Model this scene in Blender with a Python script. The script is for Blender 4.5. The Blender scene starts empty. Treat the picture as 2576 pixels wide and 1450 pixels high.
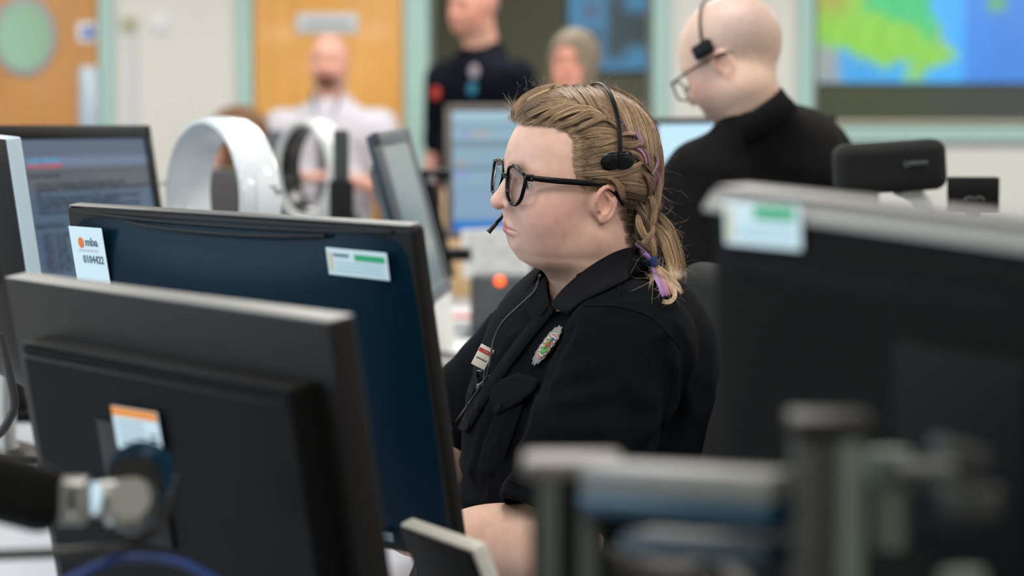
import bpy, bmesh, math, random
import numpy as np
from mathutils import Vector, Matrix, Quaternion

sc = bpy.context.scene
COL = sc.collection
PI = math.pi
# ------------------------------------------------------------------ camera
CAM_Z, FPX, PITCH = 1.38, 6082.0, math.radians(4.5)
cam_d = bpy.data.cameras.new('camera'); cam = bpy.data.objects.new('camera', cam_d); COL.objects.link(cam)
cam.location = (0, 0, CAM_Z); cam.rotation_euler = (PI/2 - PITCH, 0, 0)
cam_d.sensor_width = 36; cam_d.lens = FPX/2576*36; cam_d.clip_start = .05
cam_d.dof.use_dof = True; cam_d.dof.focus_distance = 3.0; cam_d.dof.aperture_fstop = 3.3
sc.camera = cam
# ------------------------------------------------------------------ world: soft daylight outside the left-hand window
w = bpy.data.worlds.new('world'); sc.world = w; w.use_nodes = True
w.node_tree.nodes['Background'].inputs[0].default_value = (.55, .78, 1, 1)
w.node_tree.nodes['Background'].inputs[1].default_value = 1.1
# ------------------------------------------------------------------ view
sc.view_settings.view_transform = 'Standard'; sc.view_settings.look = 'None'
sc.view_settings.gamma = 1; sc.view_settings.exposure = 0.0
sc.view_settings.use_curve_mapping = False
sc.cycles.use_denoising = True
sc.cycles.max_bounces = 8; sc.cycles.diffuse_bounces = 4; sc.cycles.transparent_max_bounces = 12

def L(name, loc, size, power, rot=(0,0,0), color=(1,1,1), sy=None):
    d = bpy.data.lights.new(name, 'AREA'); d.shape = 'RECTANGLE'; d.size = size; d.size_y = sy or size
    d.energy = power; d.color = color
    o = bpy.data.objects.new(name, d); COL.objects.link(o); o.location = loc; o.rotation_euler = rot
    return o
ROOM_H = 2.75
LAMPS = [(x, y) for y in (-.8, 1.6, 4.0, 6.4, 8.8) for x in (-2.4, 0.0, 2.4)]  # row behind the camera is unseen, added to fill the faces
for (x, y) in LAMPS:
    L('ceiling_lamp_light', (x, y, ROOM_H-.035), 1.15, (24 if 0 < y < 5 else 29), color=(1,.965,.91), sy=.56)
L('window_daylight', (-3.95, 2.2, 1.65), 3.0, 55, rot=(0, -PI/2, 0), color=(.55,.78,1), sy=1.2).rotation_euler = (PI/2, 0, -PI/2)

# ------------------------------------------------------------------ helpers
cT, sT = math.cos(PITCH), math.sin(PITCH)
def at(px, py, Y):
    """world point at horizontal distance Y seen at photo pixel (px, py)"""
    a = (px-1288)/FPX; b = (725-py)/FPX
    d = Vector((a, b*sT + cT, b*cT - sT))
    return Vector((0, 0, CAM_Z)) + d*(Y/d.y)

MATS = {}
def mat(name, col=(.5,.5,.5), rough=.5, metal=0., bump=None, vcol=False, emit=None, spec=.5, trans=0., coat=0., sheen=0., sss=0., noise=None, alpha=1.):
    if name in MATS: return MATS[name]
    m = bpy.data.materials.new(name); m.use_nodes = True; nt = m.node_tree; b = nt.nodes['Principled BSDF']
    b.inputs['Base Color'].default_value = (*col, 1); b.inputs['Roughness'].default_value = rough
    b.inputs['Metallic'].default_value = metal; b.inputs['Specular IOR Level'].default_value = spec
    b.inputs['Transmission Weight'].default_value = trans; b.inputs['Coat Weight'].default_value = coat
    b.inputs['Coat Roughness'].default_value = .1
    b.inputs['Sheen Weight'].default_value = sheen; b.inputs['Sheen Roughness'].default_value = .5
    if sss:
        b.inputs['Subsurface Weight'].default_value = sss; b.inputs['Subsurface Radius'].default_value = (1,.35,.2); b.inputs['Subsurface Scale'].default_value = .006
    if emit: b.inputs['Emission Color'].default_value = (*emit[0], 1); b.inputs['Emission Strength'].default_value = emit[1]
    src = None
    if vcol:
        v = nt.nodes.new('ShaderNodeVertexColor'); v.layer_name = 'Col'; src = v.outputs[0]
    tc = nt.nodes.new('ShaderNodeTexCoord')
    if noise:   # (scale, amount, stretch)
        mp = nt.nodes.new('ShaderNodeMapping'); mp.inputs['Scale'].default_value = noise[2] if len(noise) > 2 else (1,1,1)
        n = nt.nodes.new('ShaderNodeTexNoise'); n.inputs['Scale'].default_value = noise[0]; n.inputs['Detail'].default_value = 5
        nt.links.new(tc.outputs['Object'], mp.inputs[0]); nt.links.new(mp.outputs[0], n.inputs['Vector'])
        r = nt.nodes.new('ShaderNodeMapRange'); r.inputs[1].default_value = .3; r.inputs[2].default_value = .7
        r.inputs[3].default_value = 1-noise[1]; r.inputs[4].default_value = 1+noise[1]
        nt.links.new(n.outputs[0], r.inputs[0])
        mx = nt.nodes.new('ShaderNodeMix'); mx.data_type = 'RGBA'; mx.blend_type = 'MULTIPLY'; mx.inputs[0].default_value = 1
        if src: nt.links.new(src, mx.inputs[6])
        else: mx.inputs[6].default_value = (*col, 1)
        nt.links.new(r.outputs[0], mx.inputs[7]); src = mx.outputs[2]
    if src: nt.links.new(src, b.inputs['Base Color'])
    if bump:    # (scale, strength, distance)
        n = nt.nodes.new('ShaderNodeTexNoise'); n.inputs['Scale'].default_value = bump[0]; n.inputs['Detail'].default_value = 4
        nt.links.new(tc.outputs['Object'], n.inputs['Vector'])
        bp = nt.nodes.new('ShaderNodeBump'); bp.inputs['Strength'].default_value = bump[1]; bp.inputs['Distance'].default_value = bump[2]
        nt.links.new(n.outputs[0], bp.inputs['Height']); nt.links.new(bp.outputs[0], b.inputs['Normal'])
    MATS[name] = m
    return m

def tag(o, label, cat, group=None, kind=None):
    o['label'] = label; o['category'] = cat
    if group: o['group'] = group
    if kind: o['kind'] = kind
    return o
def empty(name, loc=(0,0,0), rz=0., M=None):
    o = bpy.data.objects.new(name, None); COL.objects.link(o); o.empty_display_size = .05
    if M is not None: o.matrix_world = M
    else: o.location = loc; o.rotation_euler = (0,0,rz)
    return o
def link(name, me, m=None, parent=None, M=None, smooth=True):
    if m is not None: me.materials.append(m)
    o = bpy.data.objects.new(name, me); COL.objects.link(o)
    if M is not None: o.matrix_basis = M
    if parent is not None: o.parent = parent
    if smooth and len(me.polygons): me.polygons.foreach_set('use_smooth', [True]*len(me.polygons))
    return o
def struct(name, me, m, **k):
    o = link(name, me, m, **k); o['kind'] = 'structure'; return o

class MB:
    """collects shapes into one mesh"""
    def __init__(s): s.v = []; s.f = []; s.n = 0
    def add(s, v, f):
        s.v.append(np.asarray(v, float).reshape(-1,3)); s.f += [tuple(i+s.n for i in q) for q in f]; s.n += len(s.v[-1]); return s
    def bm(s, b, M=None):
        if M is not None: b.transform(M)
        b.verts.index_update()
        s.add([v.co[:] for v in b.verts], [[v.index for v in f.verts] for f in b.faces]); b.free(); return s
    def box(s, c, size, bev=0., seg=2, M=None):
        b = bmesh.new(); bmesh.ops.create_cube(b, size=1)
        for v in b.verts: v.co = Vector((v.co.x*size[0], v.co.y*size[1], v.co.z*size[2]))
        if bev: bmesh.ops.bevel(b, geom=b.edges[:], offset=min(bev, min(size)*.49), segments=seg, profile=.5, affect='EDGES')
        T = Matrix.Translation(c)
        return s.bm(b, (M @ T) if M is not None else T)
    def rot(s, prof, c=(0,0,0), n=32, axis='Z', M=None, arc=1.):
        """lathe: prof = [(radius, height)]"""
        v = []; full = arc >= 1
        k = n if full else n+1
        for i in range(k):
            a = 2*PI*arc*i/n
            for r, h in prof: v.append((r*math.cos(a), r*math.sin(a), h))
        m = len(prof); f = []
        for i in range(n):
            j = (i+1) % k
            for q in range(m-1): f.append((i*m+q, j*m+q, j*m+q+1, i*m+q+1))
        v = np.array(v)
        if axis == 'X': v = v[:, [2,0,1]]
        if axis == 'Y': v = v[:, [1,2,0]]
        v = v + np.array(c)
        if M is not None: v = v @ np.array(M.to_3x3()).T + np.array(M.translation)
        return s.add(v, f)
    def tube(s, pts, r, n=10, cap=True, flat=None):
        P = np.array([list(p) for p in pts], float); k = len(P)
        R = np.full(k, r) if np.isscalar(r) else np.interp(np.linspace(0,1,k), np.linspace(0,1,len(r)), r)
        T = np.gradient(P, axis=0); T /= np.linalg.norm(T, axis=1)[:,None]+1e-12
        up = np.array([0,0,1.]) if abs(T[0,2]) < .9 else np.array([1.,0,0])
        N = np.zeros_like(P); u = up - T[0]*(up@T[0]); u /= np.linalg.norm(u); N[0] = u
        for i in range(1,k):
            u = N[i-1]-T[i]*(N[i-1]@T[i]); N[i] = u/(np.linalg.norm(u)+1e-12)
        B = np.cross(T, N); v = []
        fl = flat or (1,1)
        for i in range(k):
            for j in range(n):
                a = 2*PI*j/n; v.append(P[i]+R[i]*(fl[0]*math.cos(a)*N[i]+fl[1]*math.sin(a)*B[i]))
        f = [(i*n+j, i*n+(j+1)%n, (i+1)*n+(j+1)%n, (i+1)*n+j) for i in range(k-1) for j in range(n)]
        if cap: f += [tuple(range(n))[::-1], tuple((k-1)*n+j for j in range(n))]
        return s.add(v, f)
    def grid(s, G):
        """G: array (a,b,3)"""
        a, b = G.shape[:2]
        return s.add(G.reshape(-1,3), [(i*b+j, (i+1)*b+j, (i+1)*b+j+1, i*b+j+1) for i in range(a-1) for j in range(b-1)])
    def prism(s, poly, z0, z1, M=None):
        n = len(poly); v = [(x,y,z0) for x,y in poly]+[(x,y,z1) for x,y in poly]
        f = [tuple(range(n))[::-1], tuple(range(n,2*n))]+[(i,(i+1)%n,n+(i+1)%n,n+i) for i in range(n)]
        v = np.array(v, float)
        if M is not None: v = v @ np.array(M.to_3x3()).T + np.array(M.translation)
        return s.add(v, f)
    def mesh(s, name):
        me = bpy.data.meshes.new(name); me.from_pydata(np.concatenate(s.v).tolist(), [], s.f); me.update()
        b = bmesh.new(); b.from_mesh(me); bmesh.ops.recalc_face_normals(b, faces=b.faces); b.to_mesh(me); b.free()
        return me
    def obj(s, name, m, parent=None, M=None, smooth=False, auto=True):
        o = link(name, s.mesh(name), m, parent, M, smooth=True)
        if auto:
            me = o.data; me.set_sharp_from_angle(angle=math.radians(38))
        return o

def spline(pts, n):
    """Catmull-Rom through pts -> n points"""
    P = np.array([list(p) for p in pts], float)
    if len(P) == 2: return P[0]+(P[1]-P[0])*np.linspace(0,1,n)[:,None]
    P = np.vstack([2*P[0]-P[1], P, 2*P[-1]-P[-2]]); m = len(P)-3
    t = np.linspace(0, m-1e-9, n); i = t.astype(int); u = (t-i)[:,None]
    a, b, c, d = P[i], P[i+1], P[i+2], P[i+3]
    return .5*((2*b)+(-a+c)*u+(2*a-5*b+4*c-d)*u*u+(-a+3*b-3*c+d)*u**3)

def text(body, size, loc, m, parent, name='lettering', M=None, align='LEFT', sx=1., ext=0.0002):
    """small raised lettering in the local XZ plane facing -Y (or through M)"""
    cu = bpy.data.curves.new(name, 'FONT'); cu.body = body; cu.size = size; cu.align_x = align; cu.align_y = 'CENTER'
    cu.extrude = ext; cu.offset = size*.022; cu.resolution_u = 2
    cu.materials.append(m)
    tmp = bpy.data.objects.new(name+'_t', cu); COL.objects.link(tmp)
    dg = bpy.context.evaluated_depsgraph_get()
    me = bpy.data.meshes.new_from_object(tmp.evaluated_get(dg)); me.name = name
    bpy.data.objects.remove(tmp); bpy.data.curves.remove(cu)
    o = bpy.data.objects.new(name, me); COL.objects.link(o)
    if not me.materials: me.materials.append(m)
    R = Matrix.Rotation(PI/2, 4, 'X')
    base = Matrix.Translation(loc) @ (M if M is not None else R) @ Matrix.Diagonal((sx,1,1,1))
    o.matrix_basis = base; o.parent = parent
    return o

# ------------------------------------------------------------------ signed distance modelling
def V(*a): return np.array(a, float)
def sph(P, c, r): return np.linalg.norm(P-V(*c), axis=1)-r
def ell(P, c, r, R=None):
    q = P-V(*c)
    if R is not None: q = q @ R
    r = V(*r); k0 = np.linalg.norm(q/r, axis=1); k1 = np.linalg.norm(q/(r*r), axis=1)+1e-9
    return k0*(k0-1)/k1
def cap(P, a, b, ra, rb=None):
    rb = ra if rb is None else rb
    a = V(*a); b = V(*b); d = b-a; t = np.clip((P-a)@d/(d@d+1e-12), 0, 1)
    return np.linalg.norm(P-a-t[:,None]*d, axis=1)-(ra+(rb-ra)*t)
def chain(P, pts, rs, k=.003):
    d = None
    for i in range(len(pts)-1):
        e = cap(P, pts[i], pts[i+1], rs[i], rs[i+1]); d = e if d is None else smin(d, e, k)
    return d
def smin(a, b, k):
    h = np.maximum(k-np.abs(a-b), 0)/k; return np.minimum(a, b)-h*h*k*.25
def smax(a, b, k): return -smin(-a, -b, k)
def rotm(axis, deg):
    return np.array(Matrix.Rotation(math.radians(deg), 3, axis))

def sdf_mesh(name, f, lo, hi, h, B=8, slack=1.7, color=None, relax=0):
    lo = V(*lo); hi = V(*hi); nb = np.ceil((hi-lo)/(h*B)).astype(int); n = nb*B
    bc = np.stack(np.meshgrid(*[lo[i]+(np.arange(nb[i])+.5)*B*h for i in range(3)], indexing='ij'), -1).reshape(-1,3)
    d = f(bc); act = np.abs(d) < B*h*.87*slack
    vol = np.repeat(np.repeat(np.repeat(d.reshape(nb), B, 0), B, 1), B, 2).astype(np.float32)
    off = np.stack(np.meshgrid(*[np.arange(B)]*3, indexing='ij'), -1).reshape(-1,3)
    ids = np.argwhere(act.reshape(nb))
    CH = 400
    for s in range(0, len(ids), CH):
        I = (ids[s:s+CH]*B)[:,None,:]+off[None]
        pts = lo+I.reshape(-1,3)*h
        vals = f(pts)
        I = I.reshape(-1,3); vol[I[:,0],I[:,1],I[:,2]] = vals
    ins = vol < 0
    # surface nets
    nx, ny, nz = n
    c = [ins[i:nx-1+i, j:ny-1+j, k:nz-1+k] for i in (0,1) for j in (0,1) for k in (0,1)]
    cnt = sum(x.astype(np.int8) for x in c)
    cells = np.argwhere((cnt > 0) & (cnt < 8))
    idx = -np.ones((nx-1, ny-1, nz-1), np.int32); idx[cells[:,0],cells[:,1],cells[:,2]] = np.arange(len(cells))
    acc = np.zeros((len(cells),3)); num = np.zeros(len(cells))
    C8 = [(i,j,k) for i in (0,1) for j in (0,1) for k in (0,1)]
    for a in range(8):
        for b in range(a+1, 8):
            A, Bc = V(*C8[a]), V(*C8[b])
            if np.abs(A-Bc).sum() != 1: continue
            va = vol[cells[:,0]+C8[a][0], cells[:,1]+C8[a][1], cells[:,2]+C8[a][2]]
            vb = vol[cells[:,0]+C8[b][0], cells[:,1]+C8[b][1], cells[:,2]+C8[b][2]]
            m = (va < 0) != (vb < 0); t = np.where(m, va/(va-vb+1e-20*(~m)), 0)
            acc += np.where(m[:,None], A+(Bc-A)*t[:,None], 0); num += m
    P = lo+(cells+acc/num[:,None])*h
    Q = []
    for ax in range(3):
        s0 = [slice(1,-1)]*3; s1 = [slice(1,-1)]*3
        s0[ax] = slice(0,-1); s1[ax] = slice(1,None)
        a = ins[tuple(s0)]; b = ins[tuple(s1)]
        e = np.argwhere(a != b)
        o = np.array([1,1,1]); o[ax] = 0; e = e+o
        u, v = [(1,2),(2,0),(0,1)][ax]
        du = np.zeros(3,int); du[u] = 1; dv = np.zeros(3,int); dv[v] = 1
        g = lambda q: idx[q[:,0],q[:,1],q[:,2]]
        q4 = np.stack([g(e-du-dv), g(e-dv), g(e), g(e-du)], 1)
        fl = ins[e[:,0],e[:,1],e[:,2]]
        q4 = np.where(fl[:,None], q4, q4[:,::-1]); Q.append(q4)
    Q = np.concatenate(Q); Q = Q[(Q >= 0).all(1)]
    # newton onto the surface
    for _ in range(2):
        e = h*.25; d0 = f(P)
        G = np.stack([(f(P+V(e,0,0))-d0), (f(P+V(0,e,0))-d0), (f(P+V(0,0,e))-d0)], 1)/e
        st = d0[:,None]*G/((G*G).sum(1)[:,None]+.05); ln = np.linalg.norm(st,axis=1)[:,None]
        P = P-st*np.minimum(1, h*.6/(ln+1e-12))
    me = np_mesh(name, P, Q)
    if color is not None: set_col(me, color(P))
    return me
def np_mesh(name, P, Q):
    me = bpy.data.meshes.new(name); k = Q.shape[1]
    me.vertices.add(len(P)); me.vertices.foreach_set('co', P.astype(np.float32).ravel())
    me.loops.add(Q.size); me.loops.foreach_set('vertex_index', Q.astype(np.int32).ravel())
    me.polygons.add(len(Q)); me.polygons.foreach_set('loop_start', np.arange(0, Q.size, k, dtype=np.int32))
    me.update(calc_edges=True); me.validate()
    return me
def set_col(me, C):
    a = me.color_attributes.new('Col', 'FLOAT_COLOR', 'POINT')
    a.data.foreach_set('color', np.hstack([C, np.ones((len(C),1))]).astype(np.float32).ravel())
def S(r, g, b):
    f = lambda c: (c/255/12.92) if c <= 10 else ((c/255+.055)/1.055)**2.4
    return (f(r), f(g), f(b))
WY = 10.5
m_wall = mat('wall_paint', S(222,221,216), .75, bump=(60,.05,.002))
m_aqua = mat('aqua_frame_paint', S(170,205,200), .45)
m_orange = mat('orange_wood_veneer', S(221,160,72), .42, noise=(3.,.10,(6,1,.6)), coat=.15)
m_wood2 = mat('tan_wood_veneer', S(190,134,70), .45, noise=(3.,.10,(6,1,.6)), coat=.1)
m_white = mat('white_plastic', S(225,228,230), .35)
m_steel = mat('brushed_steel', S(150,150,150), .35, metal=1)
m_dark = mat('dark_plastic', (.012,.012,.013), .45, bump=(900,.08,.0004))
m_black = mat('black_plastic', (.004,.004,.0045), .4, spec=.15)
m_blackgloss = mat('gloss_black', (.003,.003,.0035), .14, spec=.35)

def wall_piece(mb, x0, x1, z0, z1, y0=WY, y1=WY+.12):
    mb.box(((x0+x1)/2, (y0+y1)/2, (z0+z1)/2), (x1-x0, y1-y0, z1-z0))
def X(px): return at(px, 250, WY).x
def Z(py): return at(1288, py, WY).z
wx0, wx1 = X(1078), X(1642); vx0, vx1 = X(2040), X(2700)
zs = Z(312); zt = 2.35
mb = MB()
wall_piece(mb, -4, wx0, 0, ROOM_H); wall_piece(mb, wx1, vx0, 0, ROOM_H); wall_piece(mb, vx1, 4, 0, ROOM_H)
for a, b in ((wx0, wx1), (vx0, vx1)):
    wall_piece(mb, a, b, 0, zs); wall_piece(mb, a, b, zt, ROOM_H)
struct('wall_back', mb.mesh('wall_back'), m_wall, smooth=False)
mb = MB(); y0, y1, z0, z1 = .9, 3.5, .95, 2.35
for (a, b, c, d) in ((-3, y0, 0, ROOM_H), (y1, WY, 0, ROOM_H), (y0, y1, 0, z0), (y0, y1, z1, ROOM_H)):
    mb.box((-4.06, (a+b)/2, (c+d)/2), (.12, b-a, d-c))
struct('wall_left', mb.mesh('wall_left'), m_wall, smooth=False)
struct('wall_right', MB().box((4.06, 3.75, ROOM_H/2), (.12, 13.5, ROOM_H)).mesh('wall_right'), m_wall, smooth=False)
struct('wall_front', MB().box((0, -3.06, ROOM_H/2), (8.2, .12, ROOM_H)).mesh('wall_front'), m_wall, smooth=False)
struct('floor', MB().box((0, 4.6, -.05), (8.2, 15.4, .1)).mesh('floor'), mat('grey_carpet', S(104,106,112), .95, bump=(500,.4,.004)), smooth=False)
struct('ceiling', MB().box((0, 4.6, ROOM_H+.05), (8.2, 15.4, .1)).mesh('ceiling'), mat('ceiling_tile', S(225,225,220), .9, bump=(80,.2,.003)), smooth=False)
# room behind the inner windows
mb = MB(); mb.box((0, 12.32, 1.37), (8.2, .1, 2.75)); mb.box((-4.05, 11.5, 1.37), (.1, 1.7, 2.75)); mb.box((4.05, 11.5, 1.37), (.1, 1.7, 2.75))
struct('wall_inner', mb.mesh('wall_inner'), mat('dim_room_wall', S(132,132,112), .8), smooth=False)
# left window: frame + pane
wn = empty('window_3', (-4.0, 2.2, 1.65)); wn['kind'] = 'structure'
f = MB()
for y in (y0+.03, (y0+y1)/2, y1-.03): f.box((0, y-2.2, 0), (.06, .06, 1.4))
for z in (z0+.03, z1-.03): f.box((0, 0, z-1.65), (.06, 2.6, .06))
f.obj('window_frame', m_aqua, wn)
MB().box((0,0,0), (.008, 2.5, 1.3)).obj('glass', mat('window_glass', (1,1,1), .02, trans=1.), wn)

# ceiling luminaires
em_lamp = mat('lamp_diffuser', (1,.97,.92), .5, emit=((1,.965,.91), 3.0))
lamp0 = None
for i, (x, y) in enumerate(LAMPS):
    if lamp0 is None:
        r = empty('ceiling_light', (x, y, ROOM_H)); lamp0 = r
        f = MB()
        for s in (-1,1): f.box((s*.6, 0, -.012), (.03, .64, .024)); f.box((0, s*.305, -.012), (1.23, .03, .024))
        f.obj('light_frame', m_white, r); MB().box((0,0,-.008), (1.17,.58,.012)).obj('diffuser', em_lamp, r)
    else:
        r = lamp0.copy(); COL.objects.link(r); r.location = (x, y, ROOM_H)
        for ch in list(lamp0.children): c = ch.copy(); COL.objects.link(c); c.parent = r
    tag(r, 'rectangular white recessed luminaire in the ceiling grid', 'ceiling light', 'recessed lights in the ceiling')

# ---- doors
def frame_strip(name, x0p, x1p, z1=2.35, y=.03):
    a, b = X(x0p), X(x1p)
    struct(name, MB().box(((a+b)/2, WY-y/2, z1/2), (b-a, y, z1), .004).mesh(name), m_aqua, smooth=False)
frame_strip('trim_1', 252, 288); frame_strip('trim_2', 600, 638); frame_strip('trim_3', 1018, 1078); 
frame_strip('trim_4', 1642, 1682); frame_strip('trim_5', 2006, 2044)
d2 = empty('door_2', (X(828), WY-.02, 0)); d2['kind'] = 'structure'
wd = X(1013)-X(643)
MB().box((0,0,1.03), (wd, .04, 2.06), .003).obj('door_leaf', m_orange, d2)
zz = Z(60)
pl = MB().box((X(826)-X(828), -.026, zz), (X(902)-X(748), .008, .088), .003).obj('door_sign', mat('sign_grey', S(205,210,214), .4), d2)
MB().box((0,-.031,zz), (.20,.002,.022)).obj('sign_lettering', mat('sign_ink', S(160,166,172), .6), pl)
MB().box((wd/2-.05, -.03, .98), (.10,.012,.28), .004).obj('push_plate', m_steel, d2)
d1 = empty('door_1', (X(20), WY-.02, 0)); d1['kind'] = 'structure'
w1 = (X(250)-X(20))
lf = MB().box((w1-.40,0,1.03), (.80, .04, 2.06), .003).obj('door_leaf', m_wood2, d1)
cx, cz = X(68)-X(20), Z(92)
rr = .128
ring = MB(); ring.rot([(rr-.012,-.03),(rr+.012,-.03),(rr+.014,-.02),(rr+.012,0),(rr-.012,0),(rr-.012,-.03)], (cx,0,cz), 48, 'X')
v = np.concatenate(ring.v); q = v-V(cx,0,cz); ring.v = [np.stack([cx+q[:,1], q[:,0], cz+q[:,2]*1.22], 1)]
ring.obj('porthole_ring', m_steel, d1)
dk = MB(); dk.prism([(rr*math.cos(a*PI/24), rr*1.22*math.sin(a*PI/24)) for a in range(48)], 0, .006, M=Matrix.Translation((cx,-.022,cz)) @ Matrix.Rotation(PI/2,4,'X'))
dk.obj('porthole_glass', mat('green_glass', S(140,178,140), .12), d1)
sg = MB().box((w1-.045, -.024, Z(82)), (.08,.006,.085), .002).obj('fire_sign', m_white, d1)
MB().prism([(.026*math.cos(a*PI/12), .026*math.sin(a*PI/12)) for a in range(24)], 0, .002, M=Matrix.Translation((w1-.035,-.0275,Z(82))) @ Matrix.Rotation(PI/2,4,'X')).obj('blue_disc', mat('sign_blue', S(30,90,190), .5), sg)
MB().box((w1-.038, -.024, Z(168)-.28), (.085,.006,.56), .002).obj('push_plate', mat('satin_plate', S(176,190,204), .3, metal=.3), d1)

# wall fittings
t = MB().box((0,-.012,0), (.055,.024,.062), .006).obj('thermostat', mat('olive_plastic', S(176,180,150), .5), None, M=Matrix.Translation((X(328), WY, Z(60))))
tag(t, 'small olive grey control box at the top of the wall conduit', 'thermostat')
t = MB().box((0,-.01,0), (.03,.02,1.3), .004).obj('wall_conduit', mat('conduit', S(206,212,216), .5), None, M=Matrix.Translation((X(335), WY, Z(84)-.65)))
tag(t, 'narrow pale plastic conduit running down the white wall', 'conduit')
sw = empty('light_switch', (X(405), WY, Z(62))); tag(sw, 'white square light switch on the white wall', 'light switch')
MB().box((0,-.005,0), (.078,.01,.078), .004).obj('switch_plate', m_white, sw)
MB().box((0,-.012,0), (.022,.008,.036), .002).obj('rocker', m_white, sw)

# ---- inner windows
def inner_window(n, xa, xb):
    r = empty('window_%d' % n, ((xa+xb)/2, WY, 0)); r['kind'] = 'structure'
    W = xb-xa; f = MB()
    for s in (-1,1): f.box((s*(W/2-.012), .03, (zs+zt)/2), (.024,.08,zt-zs))
    f.box((0,.03,zs+.008), (W,.08,.016)); f.box((0,.03,zt-.012), (W,.08,.024))
    f.obj('window_frame', mat('dark_window_trim', S(110,120,112), .5), r)
    MB().box((0,.0,(zs+zt)/2), (W-.03,.006,zt-zs-.03)).obj('glass', mat('inner_glass', (1,1,1), .0, trans=1., spec=.5), r); MATS['inner_glass'].node_tree.nodes['Principled BSDF'].inputs['IOR'].default_value = 1.12
    sl = MB(); z = zs+.03
    while z < zt-.03:
        M = Matrix.Translation((0,.10,z)) @ Matrix.Rotation(math.radians(13),4,'X')
        sl.box((0,0,0), (W-.04,.016,.0012), M=M); z += .0185
    sl.obj('blind_slats', mat('blind_slat', S(134,134,112), .5), r)
    return r
inner_window(1, wx0, wx1); inner_window(2, vx0, vx1)
a, b = X(1990), 4.0-.02
sill = MB().box(((X(2046)+3.98)/2, WY-.02, Z(333)), (3.98-X(2046), .04, .075), .004)
struct('trim_6', sill.mesh('trim_6'), m_aqua, smooth=False)
sill = MB().box(((X(1078)+X(1642))/2, WY-.02, Z(333)), (X(1642)-X(1078), .04, .075), .004)
struct('trim_7', sill.mesh('trim_7'), m_aqua, smooth=False)
struct('window_sill', MB().box(((X(2046)+3.98)/2, WY-.03, Z(308)), (3.98-X(2046), .06, .014), .003).mesh('window_sill'), mat('beige_sill', S(196,188,160), .5), smooth=False)

# ---- map display and blue screens in the dim room beyond
def sdpoly(P, poly):
    poly = np.array(poly, float); d = np.full(len(P), 1e9); ins = np.zeros(len(P), bool)
    for i in range(len(poly)):
        a, b = poly[i], poly[(i+1)%len(poly)]; e = b-a; w_ = P-a
        t = np.clip((w_@e)/(e@e), 0, 1); d = np.minimum(d, np.linalg.norm(w_-t[:,None]*e, axis=1))
        c = ((a[1] <= P[:,1]) != (b[1] <= P[:,1])) & (P[:,0] < a[0]+(P[:,1]-a[1])*e[0]/(e[1]+1e-12)); ins ^= c
    return np.where(ins, -d, d)
def emis(name, strength):
    m = bpy.data.materials.new(name); m.use_nodes = True; nt = m.node_tree; b = nt.nodes['Principled BSDF']
    v = nt.nodes.new('ShaderNodeVertexColor'); v.layer_name = 'Col'
    nt.links.new(v.outputs[0], b.inputs['Emission Color']); b.inputs['Emission Strength'].default_value = strength
    b.inputs['Base Color'].default_value = (.01,.01,.01,1); b.inputs['Roughness'].default_value = .3
    return m
def colour_panel(name, parent, M, x0, x1, z0, z1, nx, nz, fn, strength):
    gx = np.linspace(x0, x1, nx); gz = np.linspace(z0, z1, nz)
    G = np.stack(np.meshgrid(gx, gz, indexing='ij'), -1)
    P3 = np.stack([G[...,0], np.zeros_like(G[...,0]), G[...,1]], -1).reshape(-1,3)
    idx = np.arange(nx*nz).reshape(nx, nz)
    Q = np.stack([idx[:-1,:-1], idx[1:,:-1], idx[1:,1:], idx[:-1,1:]], -1).reshape(-1,4)
    me = np_mesh(name, P3, Q); set_col(me, fn(G.reshape(-1,2)))
    return link(name, me, emis(name+'_light', strength), parent, M)
MY = 11.3
dx0, dx1 = at(2030,0,MY).x, 3.6; dz0, dz1 = at(1288,207,MY).z, 2.45
md = empty('map_display', ((dx0+dx1)/2, MY, (dz0+dz1)/2)); tag(md, 'large lit map of green land and blue sea behind the blinds', 'display screen')
MB().box((0,.03,0), (dx1-dx0+.04,.05,dz1-dz0+.04), .004).obj('display_housing', m_black, md)
def mapcol(P):
    px = 1288+(P[:,0]+(dx0+dx1)/2)*FPX/MY; py = 247-(P[:,1]+(dz0+dz1)/2-CAM_Z)*FPX/MY
    q = np.stack([px+6*np.sin(py/13)+4*np.sin(px/17+1), py+5*np.sin(px/15)+3*np.sin(px/7)], 1)
    sea = np.where((px < 2420)[:,None], V(*S(30,165,245)), V(*S(20,130,232)))
    sea = sea*(1+.08*np.sin(px/60))[:,None]
    land = sdpoly(q, [(1900,-900),(2300,-900),(2335,0),(2345,40),(2365,80),(2380,115),(2396,140),(2380,165),(2330,172),(2312,205),(2275,207),(2285,165),(2250,155),(2220,175),(2180,160),(2150,142),(2130,125),(2100,128),(2075,145),(1900,145)])
    k = lambda d, s: 1/(1+np.exp(np.clip(d/s, -30, 30)))
    c = sea; g1 = V(*S(132,205,60)); g2 = V(*S(30,195,120)); g3 = V(*S(160,160,60))
    t = k(sdpoly(q, [(2200,-200),(2330,-200),(2352,60),(2345,105),(2290,70),(2230,45),(2170,30)]), 5)[:,None]
    gl = g1*(1-t)+g2*t
    t = k(np.hypot(px-2080, py+10)-50, 12)[:,None]; gl = gl*(1-t)+g3*t
    gl = gl*(1+.12*np.sin(px/11+np.sin(py/9)*2)*np.sin(py/13))[:,None]
    t = k(land, 4)[:,None]; c = c*(1-t)+gl*t
    t = k(sdpoly(q, [(2000,100),(2075,112),(2100,150),(2115,215),(2000,215)]), 5)[:,None]; c = c*(1-t)+V(*S(150,160,165))*t
    t = k(np.hypot((px-2500)/24, (py-10)/24)-1, .15)[:,None]; c = c*(1-t)+V(*S(90,170,110))*t
    return c
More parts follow.
